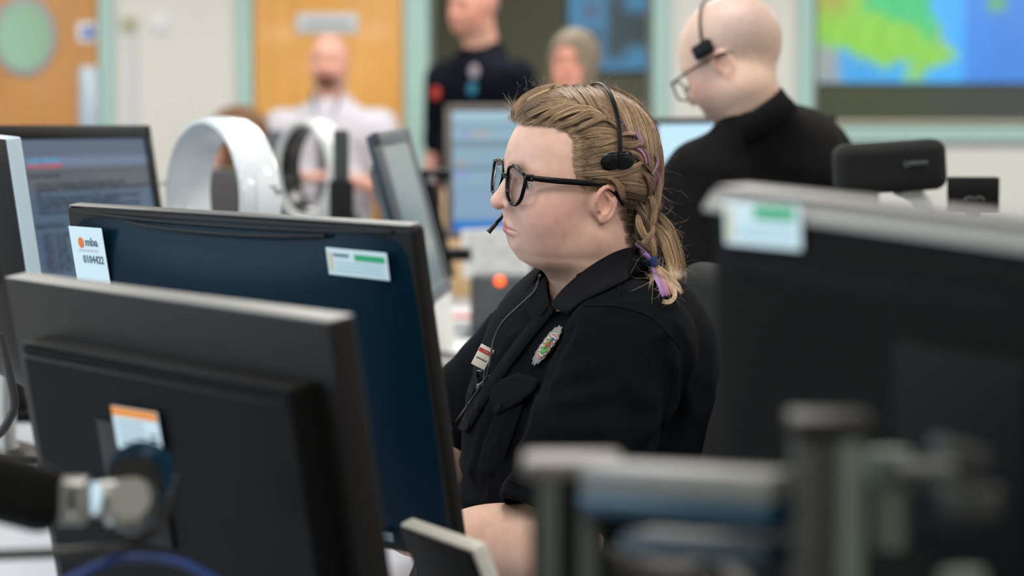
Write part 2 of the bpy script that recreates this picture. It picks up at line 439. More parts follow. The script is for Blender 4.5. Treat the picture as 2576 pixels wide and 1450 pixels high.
colour_panel('screen', md, None, -(dx1-dx0)/2, (dx1-dx0)/2, -(dz1-dz0)/2, (dz1-dz0)/2, 200, 120, mapcol, 1.25)
bx0, bx1 = at(1430,0,MY).x, at(1700,0,MY).x; bz0 = at(1288,178,MY).z
bd = empty('wall_screen', ((bx0+bx1)/2, MY, (bz0+2.3)/2)); tag(bd, 'blue lit screen with dark shapes seen behind the blinds beside the frame', 'display screen')
MB().box((0,.03,0), (bx1-bx0+.03,.05,2.3-bz0+.03), .004).obj('display_housing', m_black, bd)
def bluecol(P):
    px = 1288+(P[:,0]+(bx0+bx1)/2)*FPX/MY; py = 247-(P[:,1]+(bz0+2.3)/2-CAM_Z)*FPX/MY
    k = lambda d, s: 1/(1+np.exp(np.clip(d/s, -30, 30)))
    c = np.ones((len(P),1))*V(*S(60,130,175)); dk_ = V(*S(42,58,66))
    for (x, y, a, b) in ((1610,75,55,45),(1548,70,22,80),(1480,110,30,30)):
        t = k(np.maximum(np.abs(px-x)-a/1., np.abs(py-y)-b), 5)[:,None]; c = c*(1-t)+dk_*t
    t = k(np.hypot(px-1487, py-30)-14, 4)[:,None]; c = c*(1-t)+V(*S(90,60,80))*t
    return c
colour_panel('screen', bd, None, -(bx1-bx0)/2, (bx1-bx0)/2, -(2.3-bz0)/2, (2.3-bz0)/2, 90, 80, bluecol, 1.1)
# ------------------------------------------------------------------ light added to brighten the blinds, no lamp there
L('inner_room_fill', (2.3, 10.95, 2.62), 2.4, 42, color=(1,.96,.86), sy=.5)
m_frame = mat('monitor_frame_grey', (.009,.0088,.0082), .4, spec=.12, bump=(700,.1,.0004))
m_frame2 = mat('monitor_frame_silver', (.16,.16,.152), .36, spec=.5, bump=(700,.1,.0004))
m_back = mat('monitor_back_black', (.0035,.0035,.0035), .62, spec=.08, bump=(900,.1,.0004))
m_back_bluerefl = mat('monitor_back_blue_reflection', (.0012,.0125,.025), .30, spec=.05)  # blue reflection on the dark plastic is put into the base colour
m_stk = mat('sticker_white', S(205,226,232), .5)
m_ink = mat('sticker_ink', S(90,110,125), .6)
m_green = mat('sticker_green', S(30,160,105), .5)
m_desk = mat('grey_desk_laminate', S(168,170,178), .45, noise=(300,.06))
m_paper = mat('paper', S(228,228,224), .8)
m_cable = mat('cable_black', (.008,.008,.009), .45)

def panel_matrix(TL, TR, H, tilt):
    x = (TR-TL).normalized(); n = Vector((0,0,1)).cross(x).normalized(); u = x.cross(n)
    t = math.radians(tilt); up = u*math.cos(t)-n*math.sin(t); nn = n*math.cos(t)+u*math.sin(t)
    c = (TL+TR)/2-up*H/2
    M = Matrix((( x.x, nn.x, up.x, c.x), (x.y, nn.y, up.y, c.y), (x.z, nn.z, up.z, c.z), (0,0,0,1)))
    return M, (TR-TL).length
def hit(M, px, py, y=0.):
    """where the line of sight through a pixel meets the plane local y = y"""
    o = Vector((0,0,CAM_Z)); d = at(px, py, 1)-o; Mi = M.inverted(); lo = Mi @ o; ld = Mi.to_3x3() @ d
    t = (y-lo.y)/ld.y; p = lo+ld*t
    return p.x, p.z
def shell(W, H, t, r=.008, y=0.):
    """rounded slab"""
    return MB().box((0,y,0), (W,t,H), r, 3)
def sticker(parent, M, px, y, w, h, roll=0, name='sticker', m=None):
    x, z = hit(M, px[0], px[1], y)
    o = MB().box((0,0,0), (w,.0006,h), .0002, 1).obj(name, m or m_stk, parent, M=Matrix.Translation((x,y-.0004,z)) @ Matrix.Rotation(math.radians(roll),4,'Y'))
    return o
def bar(parent, x, z, w, h, m, name='printed_band', y=-.0005):
    return MB().box((x,y,z), (w,.0003,h)).obj(name, m, parent)

# ================= monitor A : curved back, blue reflection put into its colour, middle of the picture
TL, TR = at(158,520,2.86), at(1033,574,2.43)
MA, W = panel_matrix(TL, TR, .36, 10.5); H = .36
A = empty('monitor', M=MA); tag(A, 'monitor with a glossy dark curved back, painted-in blue reflection and two white stickers', 'monitor')
shell(W, H, .018, .006, .012).obj('bezel_frame', m_frame, A)
N = 40; g = np.linspace(-1, 1, N); gx, gz = np.meshgrid(g, g, indexing='ij')
env = (1-np.abs(gx)**7)*(1-np.abs(gz)**7)
dome = .004*env+.022*np.clip(1-gx**2*.75,0,1)*np.clip(1-np.abs(gz)**3.,0,1)*env**.7
G = np.stack([gx*(W/2-.006), .004-dome, gz*(H/2-.005)], -1)
MB().grid(G).obj('back_cover', m_back_bluerefl, A)
ridge = MB()
for k, (dz, yy) in enumerate(((-.006,-.004),(-.013,-.010))):
    pts = [((W/2-.03-.1*k)*t, yy+.006*abs(t)**3, H/2+dz-.004*(1-t*t)) for t in np.linspace(-1,1,24)]
    ridge.tube(pts, .0022, 8)
ridge.obj('top_ridges', m_frame, A)
shell(W-.03, H-.03, .002, .001, .0215).obj('screen', m_blackgloss, A)
MB().box((0,.012,H/2+.0004), (W-.012,.016,.0016), .0006).obj('top_edge', mat('lit_top_dim', (.085,.084,.08), .4), A)  # paler strip paints in the light caught by the frame top
s = sticker(A, MA, (230,668), -.012, .066, .092)
bar(s, .012, -.028, .030, .008, mat('sticker_pink', S(205,70,125), .5)); bar(s, -.016, -.028, .028, .008, mat('sticker_sand', S(205,195,170), .5))
disc = MB(); disc.prism([(.0052*math.cos(a*PI/10)-.012, .0065*math.sin(a*PI/10)+.027) for a in range(20)], 0, .0004, M=Matrix.Translation((0,-.0005,0)) @ Matrix.Rotation(PI/2,4,'X'))
disc.obj('logo_disc', mat('logo_orange', S(225,110,25), .5), s)
text('mba', .014, (-.004,-.0006,.028), m_ink, s, 'lettering', sx=1.05)
text('0104422', .013, (-.013,-.0006,.007), m_ink, s, 'lettering', sx=.9)
bar(s, 0, .018, .038, .0022, mat('sticker_grey', S(190,190,196), .5))
s = sticker(A, MA, (900,664), -.008, .094, .029, roll=1)
bar(s, .020, .0065, .046, .0065, m_green); bar(s, -.024, .0075, .024, .003, m_ink)
for k in range(3): bar(s, .003, -.0005-.0042*k, .074, .0011, mat('sticker_blue', S(150,190,205), .5))
bar(s, -.041, 0, .006, .02, mat('sticker_sand', S(205,195,170), .5))
s = sticker(A, MA, (946,1345), -.006, .055, .010, m=mat('label_slate', S(92,110,122), .4), name='maker_label'); bar(s, 0, 0, .040, .0018, m_ink)

# ================= monitor C : front left, stepped back on a silver joint
TL, TR = at(12,700,2.40), at(826,812,1.93)
MC, W = panel_matrix(TL, TR, .37, 9.5); H = .37
C_ = empty('monitor', M=MC); tag(C_, 'dark monitor with a stepped back held by a silver swivel joint', 'monitor')
shell(W, H, .026, .003, .013).obj('bezel_frame', m_frame, C_)
x0, z1 = hit(MC, 52, 862, -.03); x1, _ = hit(MC, 724, 960, -.03)
b = MB(); cxm = (x0+x1)/2; wv = x1-x0; hz = z1-.012
def frustum(mb, cx, z0, z1, w0, w1, y0, y1, ins):
    v = []
    for (y, e) in ((y0, 0), (y1, ins)):
        v += [(cx-w0/2+e, y, z0+e), (cx+w0/2-e, y, z0+e), (cx+w0/2-e, y, z1-e), (cx-w0/2+e, y, z1-e)]
    mb.add(v, [(0,1,2,3)[::-1],(4,5,6,7)]+[(i,(i+1)%4,4+(i+1)%4,4+i) for i in range(4)])
frustum(b, cxm, -H/2+.01, z1, wv, wv, 0, -.030, .003)
b.obj('back_cover', m_back, C_)
e = MB(); e.box((cxm, -.0145, z1), (wv-.006, .0285, .003), .001)
e.obj('back_top_edge', m_frame, C_)
b = MB(); b.box((cxm, -.032, z1-.012), (wv-.012,.003,.003), .001); b.obj('vent_line', m_black, C_)
shell(W-.03, H-.03, .002, .001, .0265).obj('screen', m_blackgloss, C_)
MB().box((0,.0125,H/2+.0004), (W-.002,.0255,.0016), .0006).obj('top_edge', mat('lit_top_grey', (.17,.168,.155), .4), C_)  # top face lit from above, painted as a lighter strip on the dark frame
sx, sz = hit(MC, 345, 1215, -.03)
b = MB(); frustum(b, sx, sz-.075, sz+.055, .15, .15, -.029, -.024, .004); 
MB().box((sx,-.0315,sz), (.11,.004,.11), .001).obj('mounting_plate', m_black, C_)
s = sticker(C_, MC, (346,1084), -.0345, .086, .040, roll=-1.5, name='warning_sticker')
bar(s, 0, .0155, .084, .008, mat('sticker_orange', S(235,140,20), .5))
for k in range(4): bar(s, -.010, .006-.006*k, .050, .0012, m_ink)
for k in range(3): bar(s, .030, -.002-.005*k, .014, .002, m_black)

# silver swivel joint and the arm holding monitor C
ja = empty('swivel_mount', at(345,1225,1.93)); tag(ja, 'black monitor arm with a silver swivel joint, lower left corner', 'monitor arm')
J = ja.location
m_silver = mat('cast_aluminium', S(150,150,144), .3, metal=.85)
def jl(px, py, Y): return at(px-26, py, Y)-J
m = MB(); m.tube([jl(372,1200,2.00), jl(362,1215,1.90)], .022, 24); m.obj('ball_housing', m_blackgloss, ja)
m = MB(); m.tube([jl(385,1190,1.955), jl(380,1196,1.945)], .027, 32); m.obj('collar_ring', mat('ring_blue_highlight', (.004,.03,.055), .2), ja)  # blue highlight on the ring put in as its colour
m = MB(); m.tube([jl(260,1255,1.86), jl(345,1262,1.88)], [.013,.017,.018], 20); m.tube([jl(335,1205,1.885), jl(340,1320,1.88)], .015, 20)
m.tube([jl(372,1255,1.88), jl(352,1255,1.83)], .016, 20)
m.obj('swivel_barrel', m_silver, ja)
m = MB(); m.box(jl(195,1222,1.84), (.034,.026,.012), .004, 3); m.box(jl(200,1300,1.84), (.030,.026,.011), .004, 3); m.box(jl(232,1262,1.84), (.012,.026,.034), .004, 3)
m.obj('clevis', m_silver, ja)
m = MB(); m.tube([jl(182,1215,1.83), jl(182,1308,1.83)], .0065, 14); m.obj('pivot_pin', m_steel, ja)
m = MB()
a0, a1 = jl(150,1262,1.84), jl(-330,1130,1.62)
d = (a1-a0); ln = d.length; d.normalize()
R = Matrix.Rotation(0,4,'Z'); side = d.cross(Vector((0,0,1))).normalized(); up = side.cross(d)
MM = Matrix(((d.x,side.x,up.x,(a0+a1).x/2),(d.y,side.y,up.y,(a0+a1).y/2),(d.z,side.z,up.z,(a0+a1).z/2),(0,0,0,1)))
MB().box((0,0,0), (ln,.034,.052), .014, 4, M=MM).obj('arm_tube', m_back, ja)
c1 = MB(); c1.tube(spline([jl(-200,1400,1.8), jl(80,1395,1.86), jl(300,1380,1.9), jl(420,1330,1.95), jl(470,1200,1.98)], 40), .0045, 8)
c1.obj('cable', m_cable, None, M=Matrix.Translation(J)); tag(bpy.context.scene.objects['cable'], 'black cable looping below the silver swivel joint', 'cable')
c2 = MB(); c2.tube(spline([at(120,1490,1.9), at(230,1432,1.92), at(330,1402,1.95), at(450,1415,1.97), at(560,1470,1.98)], 40), .004, 8)
tag(c2.obj('cable', mat('cable_blue', S(20,50,110), .4), None), 'dark blue cable looping at the lower left edge', 'cable')

# ================= monitor D : big blurred monitor right
TL = at(1800,468,1.75); TR = TL+(at(2576,556,1.45)-TL)*1.55
MD, W = panel_matrix(TL, TR, .36, 3.); H = .36
D = empty('monitor', M=MD); tag(D, 'large dark monitor back with pale top edge and green sticker, right foreground', 'monitor')
shell(W, H, .030, .004, .015).obj('bezel_frame', m_frame2, D)
N = 30; g = np.linspace(-1,1,N); gx, gz = np.meshgrid(g, g, indexing='ij')
env = (1-np.abs(gx)**10)*(1-np.abs(gz)**10)
G = np.stack([gx*(W/2), -.002-.010*env, gz*(H/2-.001)], -1)
MB().grid(G).obj('back_cover', mat('monitor_back_grey', (.007,.007,.0065), .6, spec=.03, bump=(700,.1,.0004)), D)
shell(W-.02, H-.03, .002, .001, .031).obj('screen', m_blackgloss, D)
vx, vz = hit(MD, 1830, 655, -.011); vx2, vz2 = hit(MD, 2560, 770, -.011)
vg = MB()
for k in range(70): 
    t = k/69; vg.box((vx+(vx2-vx)*t, -.012, vz+(vz2-vz)*t), ((vx2-vx)/150,.003,.011))
vg.obj('vent_slots', m_black, D)
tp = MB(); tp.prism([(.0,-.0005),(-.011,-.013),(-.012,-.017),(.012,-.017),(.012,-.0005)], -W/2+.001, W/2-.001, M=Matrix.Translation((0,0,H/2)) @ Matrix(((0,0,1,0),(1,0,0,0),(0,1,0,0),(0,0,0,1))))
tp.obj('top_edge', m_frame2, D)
s = sticker(D, MD, (1918,568), -.0135, .094, .030, roll=-2)
bar(s, .016, .009, .050, .009, m_green); bar(s, -.040, 0, .008, .024, mat('sticker_sand', S(205,195,170), .5))
for k in range(3): bar(s, .004, -.001-.004*k, .07, .001, mat('sticker_blue', S(150,190,205), .5))
vx, vz = hit(MD, 2440, 1130, -.02)
MB().box((vx,-.02,vz), (.13,.02,.12), .004).obj('mounting_plate', m_back, D)

# grey aluminium column stand, right foreground
m_alu = mat('olive_grey_aluminium', S(84,94,82), .5, metal=.2)
m_alud = mat('dark_aluminium', S(46,48,44), .45, metal=.3)
p = at(2085,1450,1.30); cs = empty('monitor_stand', (p.x, p.y, .76)); tag(cs, 'grey aluminium column of the monitor stand, right foreground', 'monitor stand')
top = at(2085,1075,1.30).z-.76; bs = 6082/1.3
MB().box((-.012,0,top/2), (.016,.03,top), .002).obj('column_slot', m_alud, cs)
MB().box((.010,0,top/2), (.014,.034,top), .003).obj('column', m_alu, cs)
MB().box((0,0,top+.002), (.046,.046,.011), .004).obj('column_cap', m_frame, cs)
MB().box((0,0,.008), (.16,.12,.016), .004).obj('base_plate', m_alud, cs)
m = MB(); m.tube([at(2240,1150,1.33)-cs.location, at(2240,1380,1.33)-cs.location], .0085, 16); m.tube([at(2238,1135,1.33)-cs.location, at(2238,1210,1.33)-cs.location], .012, 16)
m.obj('rear_tube', m_alu, cs)
m = MB(); m.tube([at(2420,1120,1.24)-cs.location, at(2410,1150,1.24)-cs.location], .016, 20); m.tube([at(2440,1230,1.22)-cs.location, at(2440,1290,1.22)-cs.location], [.016,.014], 20)
m.tube([at(2240,1190,1.33)-cs.location, at(2430,1200,1.24)-cs.location], .008, 12)
m.obj('tilt_joint', m_alud, cs)
m = MB(); m.tube([at(2420,1440,1.25)-cs.location, at(2425,1500,1.25)-cs.location], .012, 16); m.obj('clamp_knob', m_alu, cs)
# lower beam with end post
p = at(1430,1450,1.42); bs_ = empty('cross_beam', (p.x, p.y, .76)); tag(bs_, 'blurred horizontal monitor rail with capped end post, lower right', 'monitor rail')
o = bs_.location
a, b = at(1500,1215,1.40)-o, at(1975,1245,1.31)-o
d = (b-a); ln = d.length; d.normalize(); sd = Vector((0,0,1)).cross(d).normalized(); up = d.cross(sd)
MM = Matrix(((d.x,sd.x,up.x,(a+b).x/2),(d.y,sd.y,up.y,(a+b).y/2),(d.z,sd.z,up.z,(a+b).z/2),(0,0,0,1)))
MB().box((0,0,.004), (ln,.03,.016), .002, M=MM).obj('rail_top', m_frame2 if False else mat('rail_grey', S(104,104,99), .4), bs_)
MB().box((0,-.001,-.010), (ln,.032,.012), .002, M=MM).obj('rail_side', mat('rail_blue_reflection', (.004,.035,.06), .3), bs_)  # blue reflection along the rail painted as the colour of this strip
MB().box((.012,-.001,-.032), (ln*.75,.03,.012), .002, M=MM).obj('lower_rail', mat('rail_dark', (.006,.02,.03), .4), bs_)
t_ = at(1440,1170,1.42)-o
MB().box((t_.x,t_.y,t_.z), (.060,.05,.011), .004).obj('post_cap', mat('cap_grey', S(82,77,72), .45), bs_)
MB().box((t_.x-.002,t_.y,t_.z/2), (.046,.04,t_.z), .003).obj('end_post', m_back, bs_)
for dx in (-.014, .009):
    MB().box((t_.x+dx,t_.y-.021,t_.z/2), (.012,.003,t_.z-.01), .001).obj('post_rib', mat('rib_green', S(50,58,50), .5), bs_)
c3 = MB(); c3.tube(spline([at(1380,1480,1.44), at(1440,1400,1.44), at(1560,1420,1.43), at(1700,1450,1.42), at(1800,1430,1.42), at(1880,1490,1.4)], 40), .009, 10)
tag(c3.obj('cable_bundle', mat('cable_grey', S(62,60,58), .6), None), 'grey cable bundle drooping below the blurred rail', 'cable')

# ================= small tilted display, bottom centre
TL, TR = at(1004,1318,2.36), at(1186,1384,2.20)
MS, W = panel_matrix(TL, TR, .17, 22); 
P_ = empty('small_display', M=MS); tag(P_, 'small dark tilted display with a pale grey edge, bottom centre', 'display')
shell(W, .17, .016, .003, .008).obj('bezel_frame', mat('pale_grey_edge', S(172,170,160), .4), P_)
shell(W-.006, .164, .004, .002, -.001).obj('back_cover', m_back, P_)
shell(W-.02, .15, .002, .001, .0165).obj('screen', m_blackgloss, P_)

# ================= screens facing the camera
def front_monitor(label, TLi, TRi, H, tilt, fn, fm=None, strength=1., bez=.016, thick=.04, group=None, margins=None, side=None):
    M, W = panel_matrix(TRi, TLi, H, tilt)
    r = empty('monitor', M=M); tag(r, label, 'monitor', group)
    fr = MB(); t = .014
    for s_ in (-1, 1):
        fr.box((s_*(W/2-bez/2), .0, 0), (bez,t,H), .003); fr.box((0,.0,s_*(H/2-bez/2)), (W,t,bez), .003)
    fr.obj('bezel_frame', fm or m_frame, r)
    sh = MB(); sh.box((0,-t/2-.004,0), (W-.004,.012,H-.004), .004); frustum_y(sh, W*.42, H*.36, -.018, -.018-thick)
    sh.obj('back_cover', side or m_back, r)
    colour_panel('screen', r, Matrix.Translation((0,.002,0)) @ Matrix.Rotation(PI,4,'Z'), -(W/2-bez), W/2-bez, -(H/2-bez), H/2-bez, 60, 50, fn(W, H, M), strength)
    return r, M, W
def frustum_y(mb, w, h, y0, y1):
    v = []
    for (y, k) in ((y0, 1), (y1, .8)):
        v += [(-w*k, y, -h*k), (w*k, y, -h*k), (w*k, y, h*k), (-w*k, y, h*k)]
    mb.add(v, [(0,1,2,3)[::-1],(4,5,6,7)]+[(i,(i+1)%4,4+(i+1)%4,4+i) for i in range(4)])
def stand(root, M, H, down, m=None):
    """pole and foot under a screen (world heights)"""
    o = M @ Vector((0,-.05,-.05)); z = .762
    h = o.z-z
    loc = M.inverted() @ Vector((o.x, o.y, z))
    Mi = M.inverted()
    mb = MB(); mb.tube([(o.x,o.y,z+.004),(o.x,o.y,o.z)], .018, 14); mb.box((o.x,o.y,z+.006), (.2,.16,.012), .004)
    ob = mb.obj('pole_stand', m or m_black, root, M=Mi)
    return ob

# E : left screen with the notice text
def fnE(W, H, M):
    def f(P):
        k = P[:,0]/W+.5; z = P[:,1]/H
        c = V(*S(66,86,108))*(1-.0*k)[:,None]+0*P[:,:1]
        c = c*(.9+.22*(z<.36)*(k>-1))[:,None]
        c = np.where(((z > .385))[:,None], V(*S(70,86,110)), c)
        c = np.where(((z > .355) & (z < .385))[:,None], V(*S(92,112,138)), c)
        c = np.where(((z > .25) & (z < .355))[:,None], V(*S(78,84,94)), c)
        return c
    return f
E, ME, WE = front_monitor('left-hand office screen showing a page of notice text', at(-60,316,3.84), at(370,316,4.42), .46, 9, fnE, strength=1.0, bez=.024)
TM = Matrix.Rotation(PI,4,'Z') @ Matrix.Rotation(PI/2,4,'X')
m_tk = mat('screen_text_dark', (.01,.015,.025), .6); m_tr = mat('screen_text_red', S(170,50,55), .6, emit=(S(170,50,55),.5)); m_tc = mat('screen_text_cyan', S(60,130,170), .6, emit=(S(60,130,170),.4))
scr = [c for c in E.children if c.name.startswith('screen')][0]
def etext(px, py, s_, size=.0118, m=m_tk):
    x, z = hit(ME, px, py, .004)
    o = text(s_, size, (x,.0035,z), m, E, 'screen_lettering', M=TM, ext=.00005); return o
rows = [(72,407,'CLOSE - OPEN ONLY', m_tc), (70,420,'14/11/24 - 03AP1 P6AP1', m_tr), (72,444,'Current Control Faults', m_tk),
 (84,468,'\u2022  CCI Ports 1, 7, 9 & 10 down - check ICCS transom ECCS 1 to CR', m_tk),
 (86,479,'\u2022  Starlane phones - When calling number for position 2, position 8 rings and vice versa.  Request in Starlane Cloud with CCI', m_tk),
 (92,489,'CR', m_tk), (88,502,'\u2022  Pos 7, ECCS Frozen - now transom on ECCS 2 - will be off over the weekend', m_tk),
 (90,513,'\u2022  Pos 8, manually connect to ECCS as no status available ECCS', m_tk),
 (92,524,'\u2022  Standby Control - Intermittently drops when using ECCS line, phone through', m_tk),
 (94,537,'\u2022  Remote access to assurance', m_tk), (90,572,'Appliances/Equipment', m_tk)]
for i, s_ in enumerate(['G02C1 - LO - ready','G02C2 - LO off','C03P1 - LE - off','B03W1 - LE until','C04W1 - off 8%','C01L2 - SM - wait','A03D1 - on - wait','P04T1 (L0723) - LO','C27P4 - LE - wait']):
    rows.append((100+i*1.6, 595+i*11.2, '\u2022  '+s_, m_tk))
for r_ in rows: etext(r_[0], r_[1], r_[2], m=r_[3])
for py in (437, 566):
    xa, za = hit(ME, 60, py, .0035); 
    MB().box(((xa-.53/2)+.02,.0035,za), (.47,.0003,.0007)).obj('page_rule', m_tk, E)
stand(E, ME, .46, .2)

# F : monitor nearly edge on at the far left
TL, TR = at(-160,330,3.72), at(8,350,3.32)
HF = .365; MF, W = panel_matrix(TL, TR, HF, 8); 
F_ = empty('monitor', M=MF); tag(F_, 'dark monitor seen from behind with a pale bluish side edge at the left border', 'monitor')
shell(W, HF, .022, .004, .014).obj('bezel_frame', mat('pale_blue_grey_edge', S(176,196,206), .35), F_)
N = 24; g = np.linspace(-1,1,N); gx, gz = np.meshgrid(g, g, indexing='ij')
G = np.stack([gx*(W/2-.001), .003-.035*(1-np.abs(gx)**4)*(1-np.abs(gz)**5), gz*(HF/2-.001)], -1)
MB().grid(G).obj('back_cover', mat('brown_black_plastic', (.010,.0085,.0072), .5, spec=.15), F_)
shell(W-.03, HF-.03, .002, .001, .0255).obj('screen', m_blackgloss, F_)
xs, zs_ = hit(MF, 4, 655, -.01); MB().box((xs,-.022,zs_), (.04,.01,.06), .002).obj('port_panel', m_black, F_)

# G : oblique screen in the middle
def fnG(W, H, M):
    def f(P):
        k = P[:,0]/W; z = P[:,1]/H
        g = S(150,152,146); d = S(84,96,94)  # pale tone stands in for a light reflection on the screen
        t = 1/(1+np.exp(-((z*1.2-.02+.25*k)*14)))
        t2 = np.exp(-((z+.17)/.10)**2)*(np.abs(k-.05) < .35)
        c = V(*g)*t[:,None]+V(*d)*(1-t)[:,None]
        return c*(1-t2)[:,None]+V(*S(152,152,142))*t2[:,None]
    return f
G_, MG, WG = front_monitor('slim screen seen from the side with a blue-lit back edge', at(940,334,4.30), at(1020,322,4.72), .33, 15, fnG, fm=mat('bezel_mid_grey', S(84,88,92), .4), strength=.85, bez=.028, side=mat('side_blue_reflection', (.004,.03,.05), .35), thick=.02)  # blue reflection on the back edge is put into the cover colour
stand(G_, MG, .33, .2)
# H : screen with light blue application
def fnH(W, H, M):
    def f(P):
        k = P[:,0]/W+.5; z = .5-P[:,1]/H
        c = V(*S(132,166,186))*np.ones((len(P),1))
        c = np.where((z < .10)[:,None], V(*S(165,196,216)), c)
        c = np.where(((z > .27) & (z < .31))[:,None], V(*S(112,138,152)), c)
        c = np.where(((z > .10) & (z < .27) & (np.sin(z*300) > .3))[:,None], V(*S(142,178,196)), c)
        c = np.where(((z > .60))[:,None], V(*S(128,158,184)), c)
        c = np.where(((z > .47) & (z < .49))[:,None], V(*S(90,96,98)), c)
        c = np.where(((z > .87))[:,None], V(*S(0,112,196)), c)
        for (a, b, e, g, col) in ((.07,.22,.21,.235,(196,150,130)),(.07,.12,.21,.235,(130,130,200)),(.06,.10,.425,.445,(200,150,120)),(.05,.11,.50,.53,(140,140,215))):
            c = np.where(((k > a) & (k < b) & (z > e) & (z < g))[:,None], V(*S(*col)), c)
        return c
    return f
H_, MH, WH = front_monitor('upright screen of light blue application rows beside the woman\u2019s face', at(1118,262,6.45), at(1640,262,6.55), .36, 3, fnH, fm=mat('bezel_taupe', S(92,84,78), .45), strength=1.0, bez=.02)
stand(H_, MH, .36, .2)
def fnI(W, H, M):
    return lambda P: V(*S(186,220,240))*(1-.12*np.exp(-((P[:,1]/H-.22)/.03)**2))[:,None]+0*P[:,:1]
I_, MI, WI = front_monitor('bright pale blue screen in front of the bald man', at(1640,298,5.6), at(2103,292,5.6), .34, 4, fnI, fm=m_black, strength=1.15, bez=.014)
stand(I_, MI, .34, .2)

# ================= bladeless fans
def fan(name, label, c, R, depth, yaw, wall, m, ang=0, zbase=.762, inner=None):
    z0 = zbase
    r = empty(name, (c.x, c.y, z0)); tag(r, label, 'fan')
    h = c.z-z0
    Mx = Matrix.Translation((0,0,h)) @ Matrix.Rotation(yaw,4,'Z')
    # lathe about local -Y (airflow towards -Y); profile (radius, y)
    pr = [(R-.004,-depth*.5),(R,-depth*.38),(R+.002,0),(R,depth*.34),(R-.004,depth*.44)]
    o = MB(); o.rot(pr, n=72, axis='Y', M=Mx); o.obj('outer_ring', m, r)
    o = MB(); o.rot([(R-.004,depth*.44),(R-.010,depth*.5),(R-wall,depth*.47)], n=72, axis='Y', M=Mx); o.obj('rear_rim', mat('cream_rim', S(222,226,212), .3), r)
    o = MB(); o.rot([(R-.004,-depth*.5),(R-.010,-depth*.53),(R-wall*.55,-depth*.5),(R-wall*.75,-depth*.36)], n=72, axis='Y', M=Mx); o.obj('front_rim', m, r)
    o = MB(); o.rot([(R-wall*.75,-depth*.36),(R-wall*.95,-depth*.2),(R-wall,depth*.2),(R-wall,depth*.47)], n=72, axis='Y', M=Mx); o.obj('inner_ring', inner or m, r)
    b = MB(); b.rot([(0,0),(.066,0),(.07,.01),(.066,max(.05,h-R)*.7),(.055,h-R+.012),(.0,h-R+.016)], n=40); b.obj('base', m, r)
    return r, Mx
m_fan = mat('gloss_white_plastic', S(204,212,216), .16, coat=.4)
c = at(562,497,4.22); fr, Mx = fan('bladeless_fan', 'glossy white bladeless desk fan behind the curved-back monitor', c, .140, .080, math.radians(-54), .024, m_fan)
b = MB(); th = np.radians(np.linspace(-16,14,16)); Rr = .1427
# control panel on the outer skin, facing the camera side
G2 = np.stack([np.stack([Rr*np.cos(t)*np.ones(8), np.linspace(-.014,.032,8), Rr*np.sin(t)*np.ones(8)], -1) for t in th+math.radians(4)])
G2 = G2 @ np.array(Mx.to_3x3()).T+np.array(Mx.translation)
b.grid(G2).obj('control_panel', mat('panel_white', S(212,218,222), .2), fr)
b = MB()
for (t, y, w_) in ((9.5,.012,.014),(6.5,.018,.02),(5,.022,.012)):
    a = math.radians(t); q = Mx @ Vector((.1437*math.cos(a), y, .1437*math.sin(a))); q2 = Mx @ Vector((.1437*math.cos(a-.012), y+w_, .1437*math.sin(a-.012))); b.tube([q,q2], .0011, 6)
b.obj('printed_mark', mat('mark_grey', S(110,115,118), .5), fr)
c = at(786,428,6.3); fan('bladeless_fan', 'grey and white bladeless fan with black inner ring beside the dark post', c, .132, .07, math.radians(-52), .022, mat('fan_grey_white', S(196,198,196), .3), inner=mat('fan_black', (.012,.012,.012), .2))

# dark post
p = at(859,560,5.6); o = empty('dark_post', (p.x,p.y,.76)); tag(o, 'thick dark upright post right of the distant fan', 'post')
zt_ = at(859,326,5.6).z-.76; zk = at(859,452,5.6).z-.76
MB().box((0,0,zt_/2), (.036,.03,zt_), .006).obj('pole', mat('green_black_metal', (.006,.014,.014), .4), o)
MB().box((0,0,zk/2), (.056,.05,zk), .008).obj('sleeve', m_black, o)

# ================= desks
Zd = .76
def desk(label, poly, name='desk'):
    xs_ = [p[0] for p in poly]; ys_ = [p[1] for p in poly]; cx_, cy_ = sum(xs_)/len(xs_), sum(ys_)/len(ys_)
    r = empty(name, (cx_, cy_, 0)); tag(r, label, 'desk')
    q = [(x-cx_, y-cy_) for x, y in poly]
    MB().prism(q, Zd-.025, Zd).obj('desk_top', m_desk, r)
    for x, y in q:
        MB().box((x*.86, y*.86, (Zd-.025)/2), (.05,.05,Zd-.025), .004).obj('leg', m_alud, r)
    return r
desk('grey desk under the left monitors', [(-1.9,1.7),(-.20,1.7),(-.16,2.5),(-.13,3.2),(-.12,3.9),(.3,4.3),(.3,4.95),(-1.9,4.95)])
desk('far grey desk carrying papers and the desk phone', [(-1.6,5.02),(.55,5.02),(1.3,5.3),(1.3,7.7),(-1.6,7.7)])
desk('near desk holding the right foreground monitor', [(-.12,.95),(1.1,.95),(1.1,1.68),(-.12,1.68)])
m_lw = mat('light_wood', S(196,164,120), .5, noise=(6,.08,(1,1,6)))
a = at(1120,660,7.5); b = at(1215,660,7.5)
o = MB().box((0,0,.17), (b.x-a.x+.02,.03,.34), .003).obj('wood_panel', m_lw, None, M=Matrix.Translation(((a.x+b.x)/2, 7.5, Zd)))
tag(o, 'light wood upright panel behind the papers at the far desk', 'panel')

